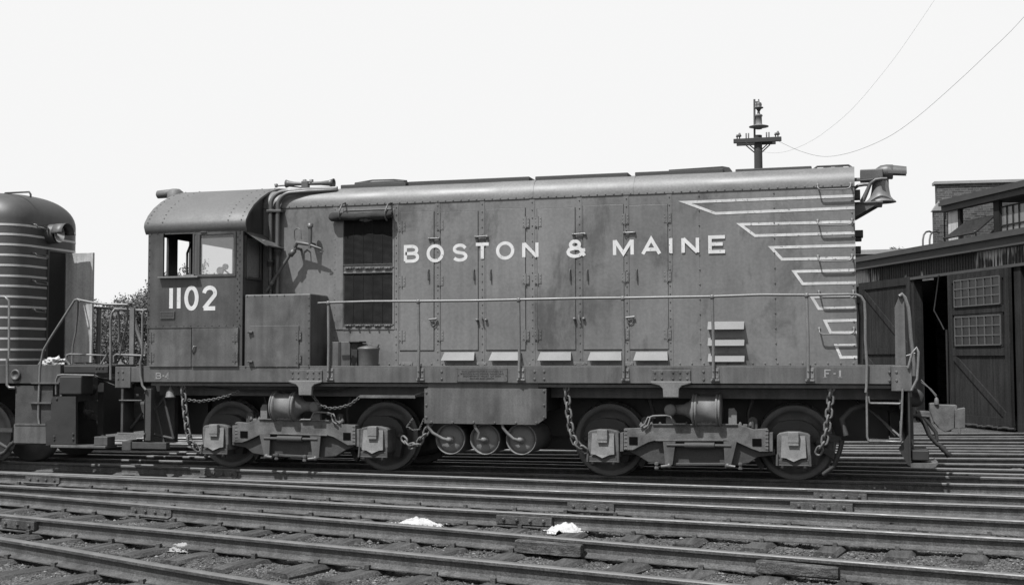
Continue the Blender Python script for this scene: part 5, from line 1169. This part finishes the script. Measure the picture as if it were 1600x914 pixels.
# headlight with visor
hx_ = at(86, 365, X=XN+.15); hd = MB(); hy, hz2 = at(78, 366, X=XN).y, at(78, 366, X=XN).z
hd.lathe((XN-.05, hy, hz2), (1, 0, 0), [(0, .16), (.18, .16), (.20, .15), (.20, .135)], 28); hlo = hd.build('headlight', M_nose, L2)
hd = MB(); hd.lathe((XN+.13, hy, hz2), (1, 0, 0), [(.05, .14), (.03, .10), (.01, .05), (.0, 0)], 24); hd.build('lens', M_chrome, hlo)
hv = MB(); vs = []
for x, rr4 in ((.14, .165), (.34, .17)):
    for k_ in range(15): a_ = R(-5+190*k_/14); vs.append((XN+x, hy+rr4*math.cos(a_), hz2+rr4*math.sin(a_)))
hv.add(vs, [(k_, k_+1, 15+k_+1, 15+k_) for k_ in range(14)], True); hvo = hv.build('visor', M_sill, hlo); so_ = hvo.modifiers.new('s', 'SOLIDIFY'); so_.thickness = .006
# grab irons on the nose and roof
for (x0, x1, py) in ((36, 74, 355), (36, 74, 400), (36, 74, 443), (33, 71, 487)):
    y0, y1 = at(x0, py, X=XN+.05).y, at(x1, py, X=XN+.05).y; z = at(55, py, X=XN+.05).z; y0 = max(y0, Yn0+.45)
    gm = MB(); gm.tube([(XN-.0, y0, z+.05), (XN+.06, y0, z+.04), (XN+.075, y0+.02, z), (XN+.075, y1-.03, z-.01), (XN+.06, y1-.01, z+.03), (XN, y1-.01, z+.04)], .012, 8); gm.build('grab_iron', M_rail_h, L2)
gm = MB(); a = at(6, 303, Y=1.0); b = at(48, 300, Y=1.0); gm.tube([(a.x, 1.0, NZ1-.15), (a.x, 1.0, a.z-.02), (a.x+.03, 1, a.z+.01), (b.x-.03, 1, b.z), (b.x, 1, b.z-.04), (b.x, 1.0, NZ1-.1)], .016, 8); gm.build('grab_iron', M_dark, L2)
# platform, end beam, steps, pilot
XE = at(170, 600, Y=CEN).x
pf_ = MB(); pf_.box((-17.5, .02, 1.38), (-11.6, YF-.02, NZ0)); 
P5 = lambda x, y, Y=0: at(x/5.077, 560+y/5.077, Y=Y)
a = P5(70, 225); b = P5(250, 55); pf_.bbox((a.x-4.5, .0, at(20, 599, Y=0).z), (P5(480, 60).x, .04, NZ0+.004), .006)
pf_.box((P5(480, 60).x-.04, .04, .95), (P5(480, 60).x, YF-.04, NZ0))
plo = pf_.build('platform', M_cab, L2); pf_ = MB(); pf_.box((-17.4, .62, .5), (-12.9, 2.3, 1.36)); pf_.build('underframe_dark_fill', M_dark, L2)  # dark box added under the platform to hide the bright ground behind
pk = MB(); c_ = P5(128, 130); pk.lathe((c_.x, -.002, c_.z), (0, -1, 0), [(0, .085), (.02, .085), (.03, .075), (.03, .06), (.01, .045), (.005, 0)], 24); pk.build('poling_pocket', M_sill, L2)
sw = MB(); a = P5(115, 680, .02); b = P5(420, 215, .02); sw.bbox((a.x, .02, a.z), (b.x, .06, b.z), .004); sw.build('step_well', M_grime, L2); sw = MB(); a = P5(110, 670, -.01); b = P5(370, 525, -.01); sw.bbox((a.x, -.02, a.z), (b.x, .018, b.z), .005)
sw.build('step_plate', M_sill, L2)
stx = Pieces(); 
for (x0, x1, y) in ((230, 415, 352), (250, 470, 195), (120, 370, 522)):
    a, b = P5(x0, y, -.02), P5(x1, y, -.02); stx.box((a.x, -.03, a.z-.01), (b.x, .25, a.z+.012))
build_each(stx, 'step', M_sill, L2)
pw = MB(); a = P5(375, 690, -.05); b = P5(610, 290, -.05); pl = [(370, 500), (375, 690), (430, 680), (610, 680), (610, 300), (430, 300), (415, 330), (415, 480), (390, 490)]
pw.prism([(P5(x, y, .0).x, P5(x, y, .0).z) for x, y in pl], -.03, .02)
q1 = P4(115, 575); q2 = P4(230, 480); pw.bbox((q1.x, -.05, q1.z), (q2.x, .25, q2.z), .02); q1 = P4(115, 470); q2 = P4(345, 432); pw.bbox((q1.x, .05, q1.z), (q2.x, .3, q2.z+.02), .02)
pw.box((P4(200, 600).x, .5, .45), (P4(230, 600).x, 2.4, 1.3))
for (x, y) in ((440, 620), (440, 640), (590, 600), (590, 640), (460, 320)): q = P5(x, y, 0); pw.rivet(q.x, -.03, q.z, .022, .018)
for (x, y) in ((285, 440), (300, 440), (285, 465), (318, 440)): q = P4(x, y); pw.rivet(q.x, .05, q.z, .018, .015)
po = pw.build('pilot', M_dark, L2); bpy_fix_normals(po)
cc = MB(); q1 = P4(245, 650, CEN-.3); q2 = P4(390, 555, CEN-.3); cc.bbox((q1.x, CEN-.3, .62), (q2.x+.1, CEN+.2, .98), .05); cc.build('coupler', M_grime, L2); cc = MB(); cc.lathe(P4(270, 550, .8), (.1, -1, 0), [(0, .09), (.05, .09), (.05, .04), (.1, .03)], 14); cc.build('hose_fitting', M_grime, L2)
fb2 = MB(); a = P4(65, 845, -.03); b = P4(345, 820, -.03); fb2.bbox((a.x, -.05, a.z), (b.x, .25, a.z+.04), .008); fb2.bbox((a.x+.7, .0, a.z+.04), (b.x, .2, P4(340, 790).z), .01); fb2.build('footboard', M_sill, L2)
hr2 = Pieces()
hr2.tube([P4(50, 742), P4(20, 742), P4(3, 725), P4(0, 690), P4(2, 600), P4(8, 440), P4(25, 350), P4(60, 290), P4(150, 150), P4(185, 95), P4(200, 90), P4(215, 100)], .018, 10)
hr2.tube([P4(200, 92), P4(280, 108), P4(340, 116), P4(455, 118, .1)], .018, 8); hr2.tube([P4(203, 95), P4(200, 170, .2), P4(190, 260, .3), P4(175, 330, .3), P4(172, 420, .3)], .014, 8)
hr2.tube([P4(280, 133, 2.2), P4(310, 134, 2.2), P4(540, 148, 2.2)], .022, 8); hr2.tube([P4(310, 134, 2.2), P4(305, 420, 2.2)], .04, 8)
hr2.tube([P4(160, 425, .3), P4(142, 400, .3), P4(145, 375, .3), P4(160, 370, .3), P4(345, 375, .3), P4(320, 420, .3)], .018, 8)
hr2.tube([P4(90, 575), P4(90, 500), P4(100, 478), P4(120, 474), P4(285, 478)], .015, 8)
hr2.tube([P4(455, 120, .1), P4(455, 190, .2), P4(430, 300, .3), P4(415, 370, .3)], .014, 8); hr2.tube([P4(475, 140, 1.6), P4(500, 240, 1.6), P4(545, 370, 1.6)], .03, 8)
hr2.bbox((P4(465, 140, 1.2).x, 1.2, 1.5), (P4(488, 140, 1.2).x, 1.24, P4(465, 135, 1.2).z), .004)
hr2.tube([P5(58, 0), P5(56, 210), P5(75, 232), P5(120, 232)], .022, 8); hr2.tube([at(0, 464, Y=0), at(8, 464, Y=0), at(14, 470, Y=0), at(14, 560, Y=0)], .018, 8)
build_each(hr2, 'handrail', M_rail_h, L2)
wh = MB(); c_ = at(-12, 667, Y=.5); 
def wheel2(x):
    mb = MB(); mb.lathe((x, .5, .46), (0, 1, 0), [(.05, 0), (.05, .15), (.08, .2), (.07, .34), (.01, .38), (.0, .44), (.006, .46)], 48); mb.cur = 1; mb.lathe((x, .5, .46), (0, 1, 0), [(.006, .46), (.1, .465), (.11, .49), (.13, .49)], 48); mb.build('wheel', [M_wheel, M_tread], L2)
wheel2(at(-22, 667, Y=.5).x)
tf = MB(); a = at(0, 675, Y=.35); tf.box((a.x-1.5, .33, .48), (P5(105, 560, .35).x, .38, .54)); tf.tube([at(-5, 690, Y=.35), at(12, 700, Y=.35), at(22, 690, Y=.35)], .03, 8); tf.tube([at(-5, 712, Y=.35), at(8, 706, Y=.35), at(18, 692, Y=.35)], .03, 8); tf.build('truck_frame', M_grime, L2)
wh2 = MB(); x = at(48, 690, Y=.9).x; wh2.lathe((x, .9, .46), (0, 1, 0), [(0, 0), (0, .46), (.1, .46), (.11, .49), (.13, 0)], 32); wh2.build('wheel', M_wheel, L2); wh2 = MB(); wh2.lathe((x, 2.0, .46), (0, 1, 0), [(0, 0), (0, .46), (.1, .46), (.11, .49), (.13, 0)], 32); wh2.build('wheel', M_wheel, L2)
lump('rag_heap', 84, 566, (.16, .12, .07), M_salt, 'crumpled white heap lying on the end platform of the striped locomotive', 'rag heap', None, .5, 11, 4, .6, z=1.50)
rg = bpy.data.objects['rag_heap']; q = at(86, 565, Y=.5); rg.location = (q.x, .5, NZ0+.03); rg.scale = (1.15, 1.1, 1.1)

# ------------------------------------------------------------------ roundhouse
RH = thing('roundhouse', 'low wooden roundhouse with tall dark engine doors, right background behind the locomotive', 'roundhouse')
GZ = -.19
A0 = at(1600, 676, Z=GZ); A1 = at(1340, 650, Z=GZ); dirw = (A1-A0).normalized(); dirw.z = 0; dirw.normalize(); nrmw = Vector((dirw.y, -dirw.x, 0))
if nrmw.dot(CAM_P-A0) < 0: nrmw = -nrmw       # faces the yard
def wp(px, py, off=0):                        # sight line -> wall plane (offset towards the yard)
    d = fw + r2*((px-800)/FPX) - u2*((py-457)/FPX); o = A0+nrmw*off; t = (o-CAM_P).dot(nrmw)/d.dot(nrmw); return CAM_P+d*t
def wuv(px, py, off=0): p = wp(px, py, off); return ((p-A0).dot(dirw), p.z)
def wpt(u, z, off=0): p = A0+dirw*u+nrmw*off; return Vector((p.x, p.y, z))
def wbox(mb, u0, u1, z0, z1, o0, o1):
    vs = [wpt(u, z, o) for o in (o0, o1) for u, z in ((u0, z0), (u1, z0), (u1, z1), (u0, z1))]
    mb.add(vs, [(0, 1, 2, 3), (7, 6, 5, 4), (0, 4, 5, 1), (1, 5, 6, 2), (2, 6, 7, 3), (3, 7, 4, 0)])
def fixb(mb, name, m, parent, **k):
    o = mb.build(name, m, parent, **k); bpy_fix_normals(o); return o
zt0 = wuv(1600, 366)[1]; zl0 = wuv(1338, 408)[1]; ZT = (zt0+zl0)/2
uD0, uD1 = wuv(1588, 500)[0], wuv(1492, 500)[0]        # near open leaf
uO0, uO1 = wuv(1489, 500)[0], wuv(1432, 500)[0]        # dark opening
uL0, uL1 = wuv(1428, 500)[0], wuv(1348, 500)[0]        # closed leaf at left
zh = wuv(1540, 422)[1]                                # door head
UE = 16
w_ = MB(); wbox(w_, uD0-9, UE, zh, ZT, -.25, 0); fixb(w_, 'upper_wall', M_wornboard, RH)
# board battens
bt = MB(); u = uD0-5
while u < UE: wbox(bt, u-.012, u+.012, zh+.05, ZT-.12, 0, .018); u += .13
fixb(bt, 'battens', M_wornboard, RH)
w_ = MB(); wbox(w_, uL1, UE, GZ, zh, -.25, -.02); fixb(w_, 'wall', M_dwood, RH); w_ = MB(); wbox(w_, uO1-.0, uL0+.05, GZ, zh, -.2, .06); fixb(w_, 'door_post', M_dwood, RH); w_ = MB(); wbox(w_, uD0-.30, uD0-.02, GZ, zh, -.2, .05); fixb(w_, 'door_post', M_dwood, RH)
w_ = MB(); wbox(w_, uD0-9, UE, zh-.02, zh+.05, .0, .10); fixb(w_, 'door_lintel', M_fascia, RH)
fa = MB(); wbox(fa, uD0-9, UE, ZT-.28, ZT-.06, 0, .22); wbox(fa, uD0-9, UE, ZT-.06, ZT+.02, -.3, .30); fixb(fa, 'fascia', M_fascia, RH)
rfm = MB(); vs = [wpt(uD0-9, ZT, .2), wpt(UE, ZT, .2), wpt(UE, ZT+.35, -7), wpt(uD0-9, ZT+.35, -7)]; rfm.slab(vs, .1); fixb(rfm, 'roof', M_fascia, RH)
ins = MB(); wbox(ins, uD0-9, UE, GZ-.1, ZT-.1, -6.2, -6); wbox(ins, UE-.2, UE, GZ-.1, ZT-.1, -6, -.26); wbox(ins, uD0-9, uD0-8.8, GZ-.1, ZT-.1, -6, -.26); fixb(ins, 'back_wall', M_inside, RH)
def leaf(u0, u1, off, name, windows=(), label=None, zt_=None):
    zt_ = zt_ or zh-.03; z0 = GZ+.12; d = MB(); wbox(d, u0, u1, z0, zt_, off, off+.05)
    u = min(u0, u1)+.1
    while u < max(u0, u1)-.05: wbox(d, u-.004, u+.004, z0+.1, zt_-.1, off+.05, off+.054); u += .14
    o = fixb(d, name, M_dwood, RH); lo_, hi_ = min(u0, u1), max(u0, u1)
    f_2 = MB(); t = .2
    wbox(f_2, lo_, lo_+t, z0, zt_, off+.05, off+.09); wbox(f_2, hi_-t, hi_, z0, zt_, off+.05, off+.09)
    H_ = zt_-z0
    for z in (z0, zt_-.22): wbox(f_2, lo_+t, hi_-t, z, z+.2, off+.05, off+.09)
    if windows: wbox(f_2, lo_+t, hi_-t, windows[1][0]-.26, windows[1][0]-.06, off+.05, off+.09); wbox(f_2, lo_+t, hi_-t, windows[0][0]-.2, windows[0][0]-.03, off+.05, off+.09); zm = windows[1][0]-.26
    else: zm = z0+H_*.45; wbox(f_2, lo_+t, hi_-t, zm, zm+.18, off+.05, off+.09); 
    # diagonal brace: from upper left to lower right as seen from the yard
    def diag(ua, za, ub, zb):
        dv = Vector((ub-ua, zb-za)).normalized(); nn = Vector((-dv.y, dv.x))*.08
        vs = [wpt(ua+nn.x, za+nn.y, o_) if k_ == 0 else wpt(ub+nn.x, zb+nn.y, o_) if k_ == 1 else wpt(ub-nn.x, zb-nn.y, o_) if k_ == 2 else wpt(ua-nn.x, za-nn.y, o_) for o_ in (off+.05, off+.085) for k_ in range(4)]
        f_2.add(vs, [(0, 1, 2, 3), (7, 6, 5, 4), (0, 4, 5, 1), (1, 5, 6, 2), (2, 6, 7, 3), (3, 7, 4, 0)])
    diag(hi_-t, zm-.02, lo_+t, z0+.22)
    if not windows: diag(hi_-t, zt_-.25, lo_+t, zm+.2)
    fixb(f_2, 'door_brace', M_dwood, o)
    for (za, zb) in windows:
        wn = MB(); ua, ub = lo_+.32, hi_-.36; wbox(wn, ua-.05, ub+.05, za-.05, zb+.05, off+.05, off+.10); wo_ = fixb(wn, 'window', M_dwood, o)
        pn = MB(); wbox(pn, ua, ub, za, zb, off+.095, off+.106); fixb(pn, 'pane', M_pane, wo_) if False else None
        gm_ = MB(); wbox(gm_, ua, ub, za, zb, off+.10, off+.104); fixb(gm_, 'pane', M_pane, o)
        mt = MB()
        for k_ in range(0, 7): u = ua+(ub-ua)*k_/6; wbox(mt, u-.015, u+.015, za, zb, off+.104, off+.125)
        for k_ in range(0, 4): z = za+(zb-za)*k_/3; wbox(mt, ua, ub, z-.014, z+.014, off+.104, off+.128)
        fixb(mt, 'muntins', M_fascia2, o)
    return o
M_fascia2 = mat('muntin_paint', 0.065, .2, .8, 2)
wz = [(wuv(1540, 477)[1], wuv(1540, 435)[1]), (wuv(1540, 539)[1], wuv(1540, 494)[1])]
leaf(uD0, uD1, .10, 'engine_door', wz, 'open engine door with two small-paned windows')['label'] = 'engine door with two small-paned windows above a braced panel'
leaf(uL0, uL1, .02, 'engine_door', (), None, wuv(1390, 437)[1])['label'] = 'plain braced engine door half hidden by the locomotive front'
ed = MB(); wbox(ed, uD1, uD1+.16, GZ+.12, zh-.02, .02, .10); fixb(ed, 'door_edge_board', M_dwood, RH)
dp = MB(); dp.tube([wpt(uD1+.3, wuv(1480, 430)[1], .25), wpt(uD1+.5, wuv(1477, 485)[1], .3), wpt(uD1+.2, wuv(1487, 505)[1], .28), wpt(uD1+.05, wuv(1495, 515)[1], .28)], .02, 6); dp.tube([wpt(uD1-.02, wuv(1497, 515)[1], .25), wpt(uD1-.02, GZ+.5, .25)], .03, 8); fixb(dp, 'door_hook', M_dwood, RH)
ap = MB(); 
for k_ in range(9): 
    u = uD0-.3+k_*.22; ap.tube([wpt(u, GZ+.10, .3), wpt(u+.2, GZ+.09+.02*math.sin(k_*2), .33)], .035, 6)
fixb(ap, 'door_sill_strip', M_dark, RH)
# far door at right edge beyond the post
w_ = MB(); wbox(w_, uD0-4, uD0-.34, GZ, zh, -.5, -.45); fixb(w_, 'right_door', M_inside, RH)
# monitor (clerestory) set back above the roof
MO = -4.2
def mp_(px, py): return wuv(px, py, MO)
mz0 = ZT; 
mu_l = mp_(1482, 350)[0]; zf_t = (mp_(1600, 295)[1]+mp_(1471, 317)[1])/2; zf_b = (mp_(1600, 308)[1]+mp_(1471, 328)[1])/2
w_ = MB(); wbox(w_, mp_(1700, 300)[0]-4, mu_l, zf_b-.05, zf_t-.1, MO, MO+.25); wbox(w_, mp_(1700, 300)[0]-4, mu_l, zf_t-.1, zf_t, MO-.2, MO+.35); fixb(w_, 'monitor_fascia', M_fascia, RH)
w_ = MB(); a, b = mp_(1485, 350)[0], mp_(1502, 350)[0]; wbox(w_, b, a, ZT-.3, zf_b, MO, MO+.08); fixb(w_, 'monitor_wall', M_wornboard2 if False else M_bare, RH)
for (ua, ub, oa, ob) in ((mp_(1502, 350)[0]-.12, mp_(1502, 350)[0], MO, MO+.12), (mp_(1567, 350)[0], mp_(1558, 350)[0], MO, MO+.12), (mp_(1485, 350)[0], mu_l, MO-.05, MO+.04), (mp_(1700, 350)[0]-4, mp_(1615, 350)[0], MO, MO+.12)):
    w_ = MB(); wbox(w_, ua, ub, ZT-.3, zf_b, oa, ob); fixb(w_, 'monitor_post', M_dwood, RH)
w_ = MB(); a, b = mp_(1615, 350)[0], mp_(1567, 350)[0]; z0_, z1_ = ZT-.2, mp_(1590, 319)[1]; wbox(w_, a, b, z0_, z1_, MO+.02, MO+.04); mw = fixb(w_, 'monitor_window', mat('pale_pane', 0.13, .15, .3, 2, bump=0), RH)  # paler pane grey than on the engine doors
w_ = MB()
for k_ in range(6): u = a+(b-a)*k_/5; wbox(w_, u-.02, u+.02, z0_, z1_, MO+.04, MO+.07)
for k_ in range(4): z = z1_-(z1_-z0_)*k_/3.2; wbox(w_, a, b, z-.02, z+.02, MO+.04, MO+.07)
fixb(w_, 'muntins', M_dwood, mw)
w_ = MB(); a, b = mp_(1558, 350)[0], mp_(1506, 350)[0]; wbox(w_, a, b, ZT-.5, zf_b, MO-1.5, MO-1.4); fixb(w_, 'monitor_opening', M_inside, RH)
# tilted sash hanging out
w_ = MB(); h0, h1 = mp_(1557, 336)[1], mp_(1557, 362)[1]
w_.slab([wpt(a, h0, MO+.05), wpt(b-.25, h0, MO+.05), wpt(b-.05, h1-.05, MO+.75), wpt(a, h1-.05, MO+.75)], .04); fixb(w_, 'tilted_sash', M_dwood, RH)
w_ = MB(); w_.tube([wpt(b-.05, h1, MO+.75), wpt(b+.1, ZT+.05, MO+.3)], .03, 6); w_.tube([wpt(a, h1, MO+.75), wpt(a+.3, ZT+.05, MO+.3)], .03, 6); fixb(w_, 'sash_stay', M_pmetal, RH)
# roof of monitor
w_ = MB(); w_.slab([wpt(mp_(1700, 300)[0]-4, zf_t, MO+.3), wpt(mu_l, zf_t, MO+.3), wpt(mu_l, zf_t+.1, MO-3), wpt(mp_(1700, 300)[0]-4, zf_t+.1, MO-3)], .1); fixb(w_, 'monitor_roof', M_fascia, RH)
# brick fire wall with coping
FW = thing('brick_fire_wall', 'brick parapet wall with pale stone coping rising behind the roundhouse clerestory', 'brick wall')
pA = at(1462, 288, Y=19); 
base_pt = wpt(mp_(1471, 350)[0], 0, MO)
# wall runs across behind the monitor, roughly facing the yard
p0 = at(1460, 350, Y=base_pt.y+.5); dW = Vector((1, .10, 0)).normalized()
def fpt(s_, z, t_): n_ = Vector((dW.y, -dW.x, 0)); q = Vector((p0.x, p0.y, 0))+dW*s_+n_*t_; return Vector((q.x, q.y, z))
def fbox(mb, s0, s1, z0, z1, t0, t1):
    vs = [fpt(s_, z, t_) for t_ in (t0, t1) for s_, z in ((s0, z0), (s1, z0), (s1, z1), (s0, z1))]
    mb.add(vs, [(0, 1, 2, 3), (7, 6, 5, 4), (0, 4, 5, 1), (1, 5, 6, 2), (2, 6, 7, 3), (3, 7, 4, 0)])
zw1 = at(1465, 288, Y=p0.y).z; zw0 = at(1460, 330, Y=p0.y).z
m1 = MB(); fbox(m1, .10, 9, GZ, zw1, -.35, 0); fixb(m1, 'wall', M_brick, FW); m1 = MB(); fbox(m1, -.02, .28, GZ, zw0, -.25, .10); fixb(m1, 'pier', M_brick, FW)
m1 = MB(); fbox(m1, .02, 9.1, zw1, zw1+.09, -.45, .07)
vs = [fpt(s_, z, t_) for t_ in (-.28, .14) for s_, z in ((-.08, zw0), (.30, zw0), (.30, zw0+.32), (.14, zw0+.32))]; m1.add(vs, [(0, 1, 2, 3), (7, 6, 5, 4), (0, 4, 5, 1), (1, 5, 6, 2), (2, 6, 7, 3), (3, 7, 4, 0)]); fixb(m1, 'coping', M_stonecap, FW)
# low brick range beyond, left of the roundhouse roof
LB = MB(); q = at(1345, 393, Y=34); q2 = at(1475, 390, Y=34); LB.box((q.x-2, 34, GZ), (q2.x+3, 34.4, q.z-.12)); o = tag(LB.build('brick_building', M_brick), 'distant low brick wall with a pale top just above the roundhouse roof', 'brick wall')
LB = MB(); LB.box((q.x-2.1, 33.9, q.z-.12), (q2.x+3.1, 34.5, q.z+.05)); LB.build('coping', M_stonecap, o)
lad = MB(); 
for dx in (0, 10.5):
    lad.tube([at(1442+dx, 392, Y=24), at(1442+dx, 375, Y=24), at(1443.5+dx, 367, Y=24.1), at(1447+dx, 362.5, Y=24.3), at(1452+dx, 361.5, Y=24.6), at(1457+dx, 364, Y=25)], .028, 8)
for k_ in range(4): lad.tube([at(1442, 388-k_*.0, Y=24)+Vector((0, 0, -.3*k_)), at(1452.5, 388, Y=24)+Vector((0, 0, -.3*k_))], .02, 6)
tag(lad.build('roof_ladder', M_pmetal), 'curved ladder rails over the roof edge beside the brick pier', 'ladder')

# ------------------------------------------------------------------ pole, wires, trees
YP = 44
PO = thing('utility_pole', 'wooden utility pole with one crossarm and a hanging lamp, above the hood roof', 'utility pole')
P6 = lambda x, y, Y=YP: at(1100+x/3.2, 130+y/3.2, Y=Y)
m1 = MB(); b0 = P6(272, 420); tp_ = P6(270, 262); m1.tube([(b0.x, YP, GZ), (b0.x, YP, tp_.z)], [.26, .19], 12); m1.build('pole', M_pole, PO)
m1 = MB(); a = P6(150, 296); b = P6(389, 296); m1.bbox((a.x, YP-.32, a.z-.11), (b.x, YP-.2, a.z+.11), .02); m1.bbox((a.x+.1, YP+.2, a.z-.15), (b.x-.3, YP+.32, a.z+.03), .02); m1.build('crossarm', M_pole, PO)
m1 = MB()
for p_, q_ in (((205, 308), (255, 350)), ((330, 308), (285, 350)), ((225, 308), (258, 335)), ((315, 308), (285, 335))): m1.tube([P6(*p_), P6(*q_)], .03, 6)
m1.build('crossarm_brace', M_pole, PO)
for x in (166, 178, 211, 223, 313, 325, 358, 370):
    q = P6(x, 285, YP-.26); m1 = MB(); k_ = .95 if x in (178, 370) else .7; m1.lathe((q.x, YP-.26, a.z+.10), (0, 0, 1), [(0, .03), (.10, .03), (.10, .085*k_), (.17*k_, .10*k_), (.24*k_, .06*k_), (.30*k_, .04), (.31*k_, 0)] if x in (166, 178, 358, 370) else [(0, .03), (.25, .035), (.27, 0)], 10); m1.build('insulator', M_pmetal, PO)
m1 = MB(); m1.tube([P6(253, 300), P6(252, 82)], .05, 8); m1.tube([P6(252, 96), P6(275, 94), P6(276, 105)], .04, 6); m1.build('lamp_mast', M_pmetal, PO)
lc_ = P6(274, 220); m1 = MB(); m1.lathe((lc_.x, YP, lc_.z), (0, 0, 1), [(-.12, 0), (-.10, .16), (-.04, .16), (.0, .47), (.03, .47), (.10, .19), (.16, .16), (.50, .15), (.52, .19), (.60, .17), (.62, .08), (.75, .06)], 20); m1.build('lamp_shade', M_cyl, PO)
lc_ = P6(274, 145); m1 = MB(); m1.lathe((lc_.x, YP, lc_.z), (0, 0, 1), [(-.02, 0), (.02, .05), (.15, .13), (.18, .22), (.22, .22), (.24, .13), (.34, .15), (.44, .13), (.48, .04), (.62, .03)], 16); m1.build('lamp_hanger', M_pmetal, PO)
def wire(px, label, r_=.016, Y0=YP, Y1=18):
    n_ = len(px); pts = [P6(x, y, Y0+(Y1-Y0)*i/(n_-1)) for i, (x, y) in enumerate(px)]; mb = MB(); 
    rr5 = [r_*(1-.45*i/(n_-1)) for i in range(n_)]; mb.tube(pts, rr5, 6); return tag(mb.build('overhead_wire', M_wire), label, 'overhead wire', 'wires leading away from the utility pole')
def smooth(pts, k=8):
    o = []; P_ = [pts[0]]+list(pts)+[pts[-1]]
    for i in range(1, len(P_)-2):
        for j in range(k):
            t = j/k; o.append(tuple(.5*((2*P_[i][c])+(-P_[i-1][c]+P_[i+1][c])*t+(2*P_[i-1][c]-5*P_[i][c]+4*P_[i+1][c]-P_[i+2][c])*t*t+(-P_[i-1][c]+3*P_[i][c]-3*P_[i+1][c]+P_[i+2][c])*t**3) for c in (0, 1)))
    return o+[pts[-1]]
wire(smooth([(200, 290), (270, 335), (345, 350), (430, 337), (540, 288), (640, 218), (740, 130), (850, 5), (1000, -190), (1250, -560)]), 'thin upper wire sweeping from the pole up to the top edge of the photo', .0045)
wire(smooth([(370, 290), (480, 340), (590, 367), (690, 358), (800, 325), (930, 265), (1040, 190), (1140, 108), (1270, -8), (1400, -130), (1600, -330), (1900, -700)]), 'lower wire sagging from the pole and leaving at the right edge of the photo', .008)

def tree(name, base, h, spread, n_cl, label, seed, group='trees beyond the yard', lean=0, bare=False, ls=.10):
    rnd = random.Random(seed); t = thing(name, label, 'tree', group)
    tr = MB(); bx, by = base; limbs = []
    tr.tube([(bx, by, GZ), (bx+.1, by, h*.35), (bx+lean*.5, by, h*.62)], [h*.03, h*.022, h*.012], 8)
    for k_ in range(16):
        a_ = rnd.uniform(0, 6.28); z0_ = h*rnd.uniform(.15, .6); L_ = spread*rnd.uniform(.5, 1.0); e = Vector((bx+lean*.3+math.cos(a_)*L_, by+math.sin(a_)*L_*.8, z0_+h*rnd.uniform(.12, .38)))
        s_ = Vector((bx+lean*.3*z0_/h, by, z0_)); md = (s_+e)/2+Vector((rnd.uniform(-.2, .2), 0, .15*L_)); tr.tube([s_, md, e], [h*.012, h*.008, h*.003], 5); limbs.append((s_, md, e))
        for kk in range(3):
            e2 = e+Vector((rnd.uniform(-1, 1), rnd.uniform(-1, 1), rnd.uniform(0, 1.2)))*spread*.35; tr.tube([md.lerp(e, .6), e2], [h*.004, h*.0015], 4); limbs.append((e, e, e2))
    tr.build('trunk', M_bark, t)
    lf = MB(); rs2 = np.random.RandomState(seed)
    tips = [l[2] for l in limbs]+[l[1] for l in limbs[::2]]
    for i in range(n_cl):
        c = tips[rs2.randint(len(tips))]; cc_ = c+Vector(rs2.normal(0, spread*.10, 3)); nl = 12
        for j in range(nl):
            p_ = cc_+Vector(rs2.normal(0, spread*.07, 3)); u_ = Vector(rs2.normal(0, 1, 3)).normalized(); w2 = u_.cross(Vector(rs2.normal(0, 1, 3))).normalized(); s_ = ls*rs2.uniform(.6, 1.4)
            lf.add([p_-u_*s_, p_+w2*s_*.5, p_+u_*s_, p_-w2*s_*.5], [(0, 1, 2, 3)])
    lf.build('crown', M_leaf, t); return t
def tp2(px, Y): q = at(px, 560, Y=Y); return (q.x, q.y)
def th(px, py, Y): return at(px, py, Y=Y).z
# seen in the gap between the engines and through the cab windows
for i, (px, py, Y, sp, lab) in enumerate(((208, 450, 48, 1.5, 'leafy tree peeking out just left of the numbered cab'), (178, 468, 52, 1.3, 'lower bushy tree in the gap between the two locomotives'), (228, 462, 46, 1.3, 'bushy tree partly hidden behind the handrails left of the cab'),
        (150, 475, 55, 1.2, 'small tree right of the open door of the striped locomotive'))):
    tree('tree', tp2(px, Y), th(px, py, Y), sp*1.3, 620, lab, 20+i, ls=.075)
for i, (px, py, Y, sp, lab) in enumerate(((262, 420, 50, 1.8, 'tall tree seen through the open left window of the cab'), (296, 410, 56, 1.8, 'tree seen through the cab beside its inner post'), (352, 425, 50, 1.6, 'dark tree seen through the hazy glass pane of the cab'), (378, 430, 58, 1.5, 'tree behind the cab corner seen through its glass'))):
    tree('tree', tp2(px, Y), th(px, py, Y), sp, 800, lab, 40+i, ls=.08)
for i, (px, Y, py, lab) in enumerate(((1398, 60, 382, 'round treetop just above the far brick wall right of the bell'), (1426, 62, 384, 'small treetop above the far brick wall near the ladder'), (1375, 62, 388, 'thin twiggy treetop above the far wall right next to the hood'))):
    tree('tree', tp2(px, Y), th(px, py, Y), 1.2, 160, lab, 60+i, ls=.10)
# distant hedge line so the horizon is closed
hd_ = MB(); rs3 = np.random.RandomState(9)
for i in range(9000):
    x = rs3.uniform(-60, 10); y = 66+rs3.uniform(-2, 2); hmax = 3.2+1.2*noise.noise(Vector((x*.25, 0, 0)))+.6*noise.noise(Vector((x*1.1, 0, 3))); z = GZ+rs3.rand()**.8*hmax
    u_ = Vector(rs3.normal(0, 1, 3)).normalized(); w2 = u_.cross(Vector(rs3.normal(0, 1, 3))).normalized(); p_ = Vector((x, y, z)); s_ = .30*rs3.uniform(.6, 1.3)
    hd_.add([p_-u_*s_, p_+w2*s_*.6, p_+u_*s_, p_-w2*s_*.6], [(0, 1, 2, 3)])
tag(hd_.build('undergrowth', M_leaf), 'far line of undergrowth closing the horizon behind the yard', 'undergrowth', kind='stuff')
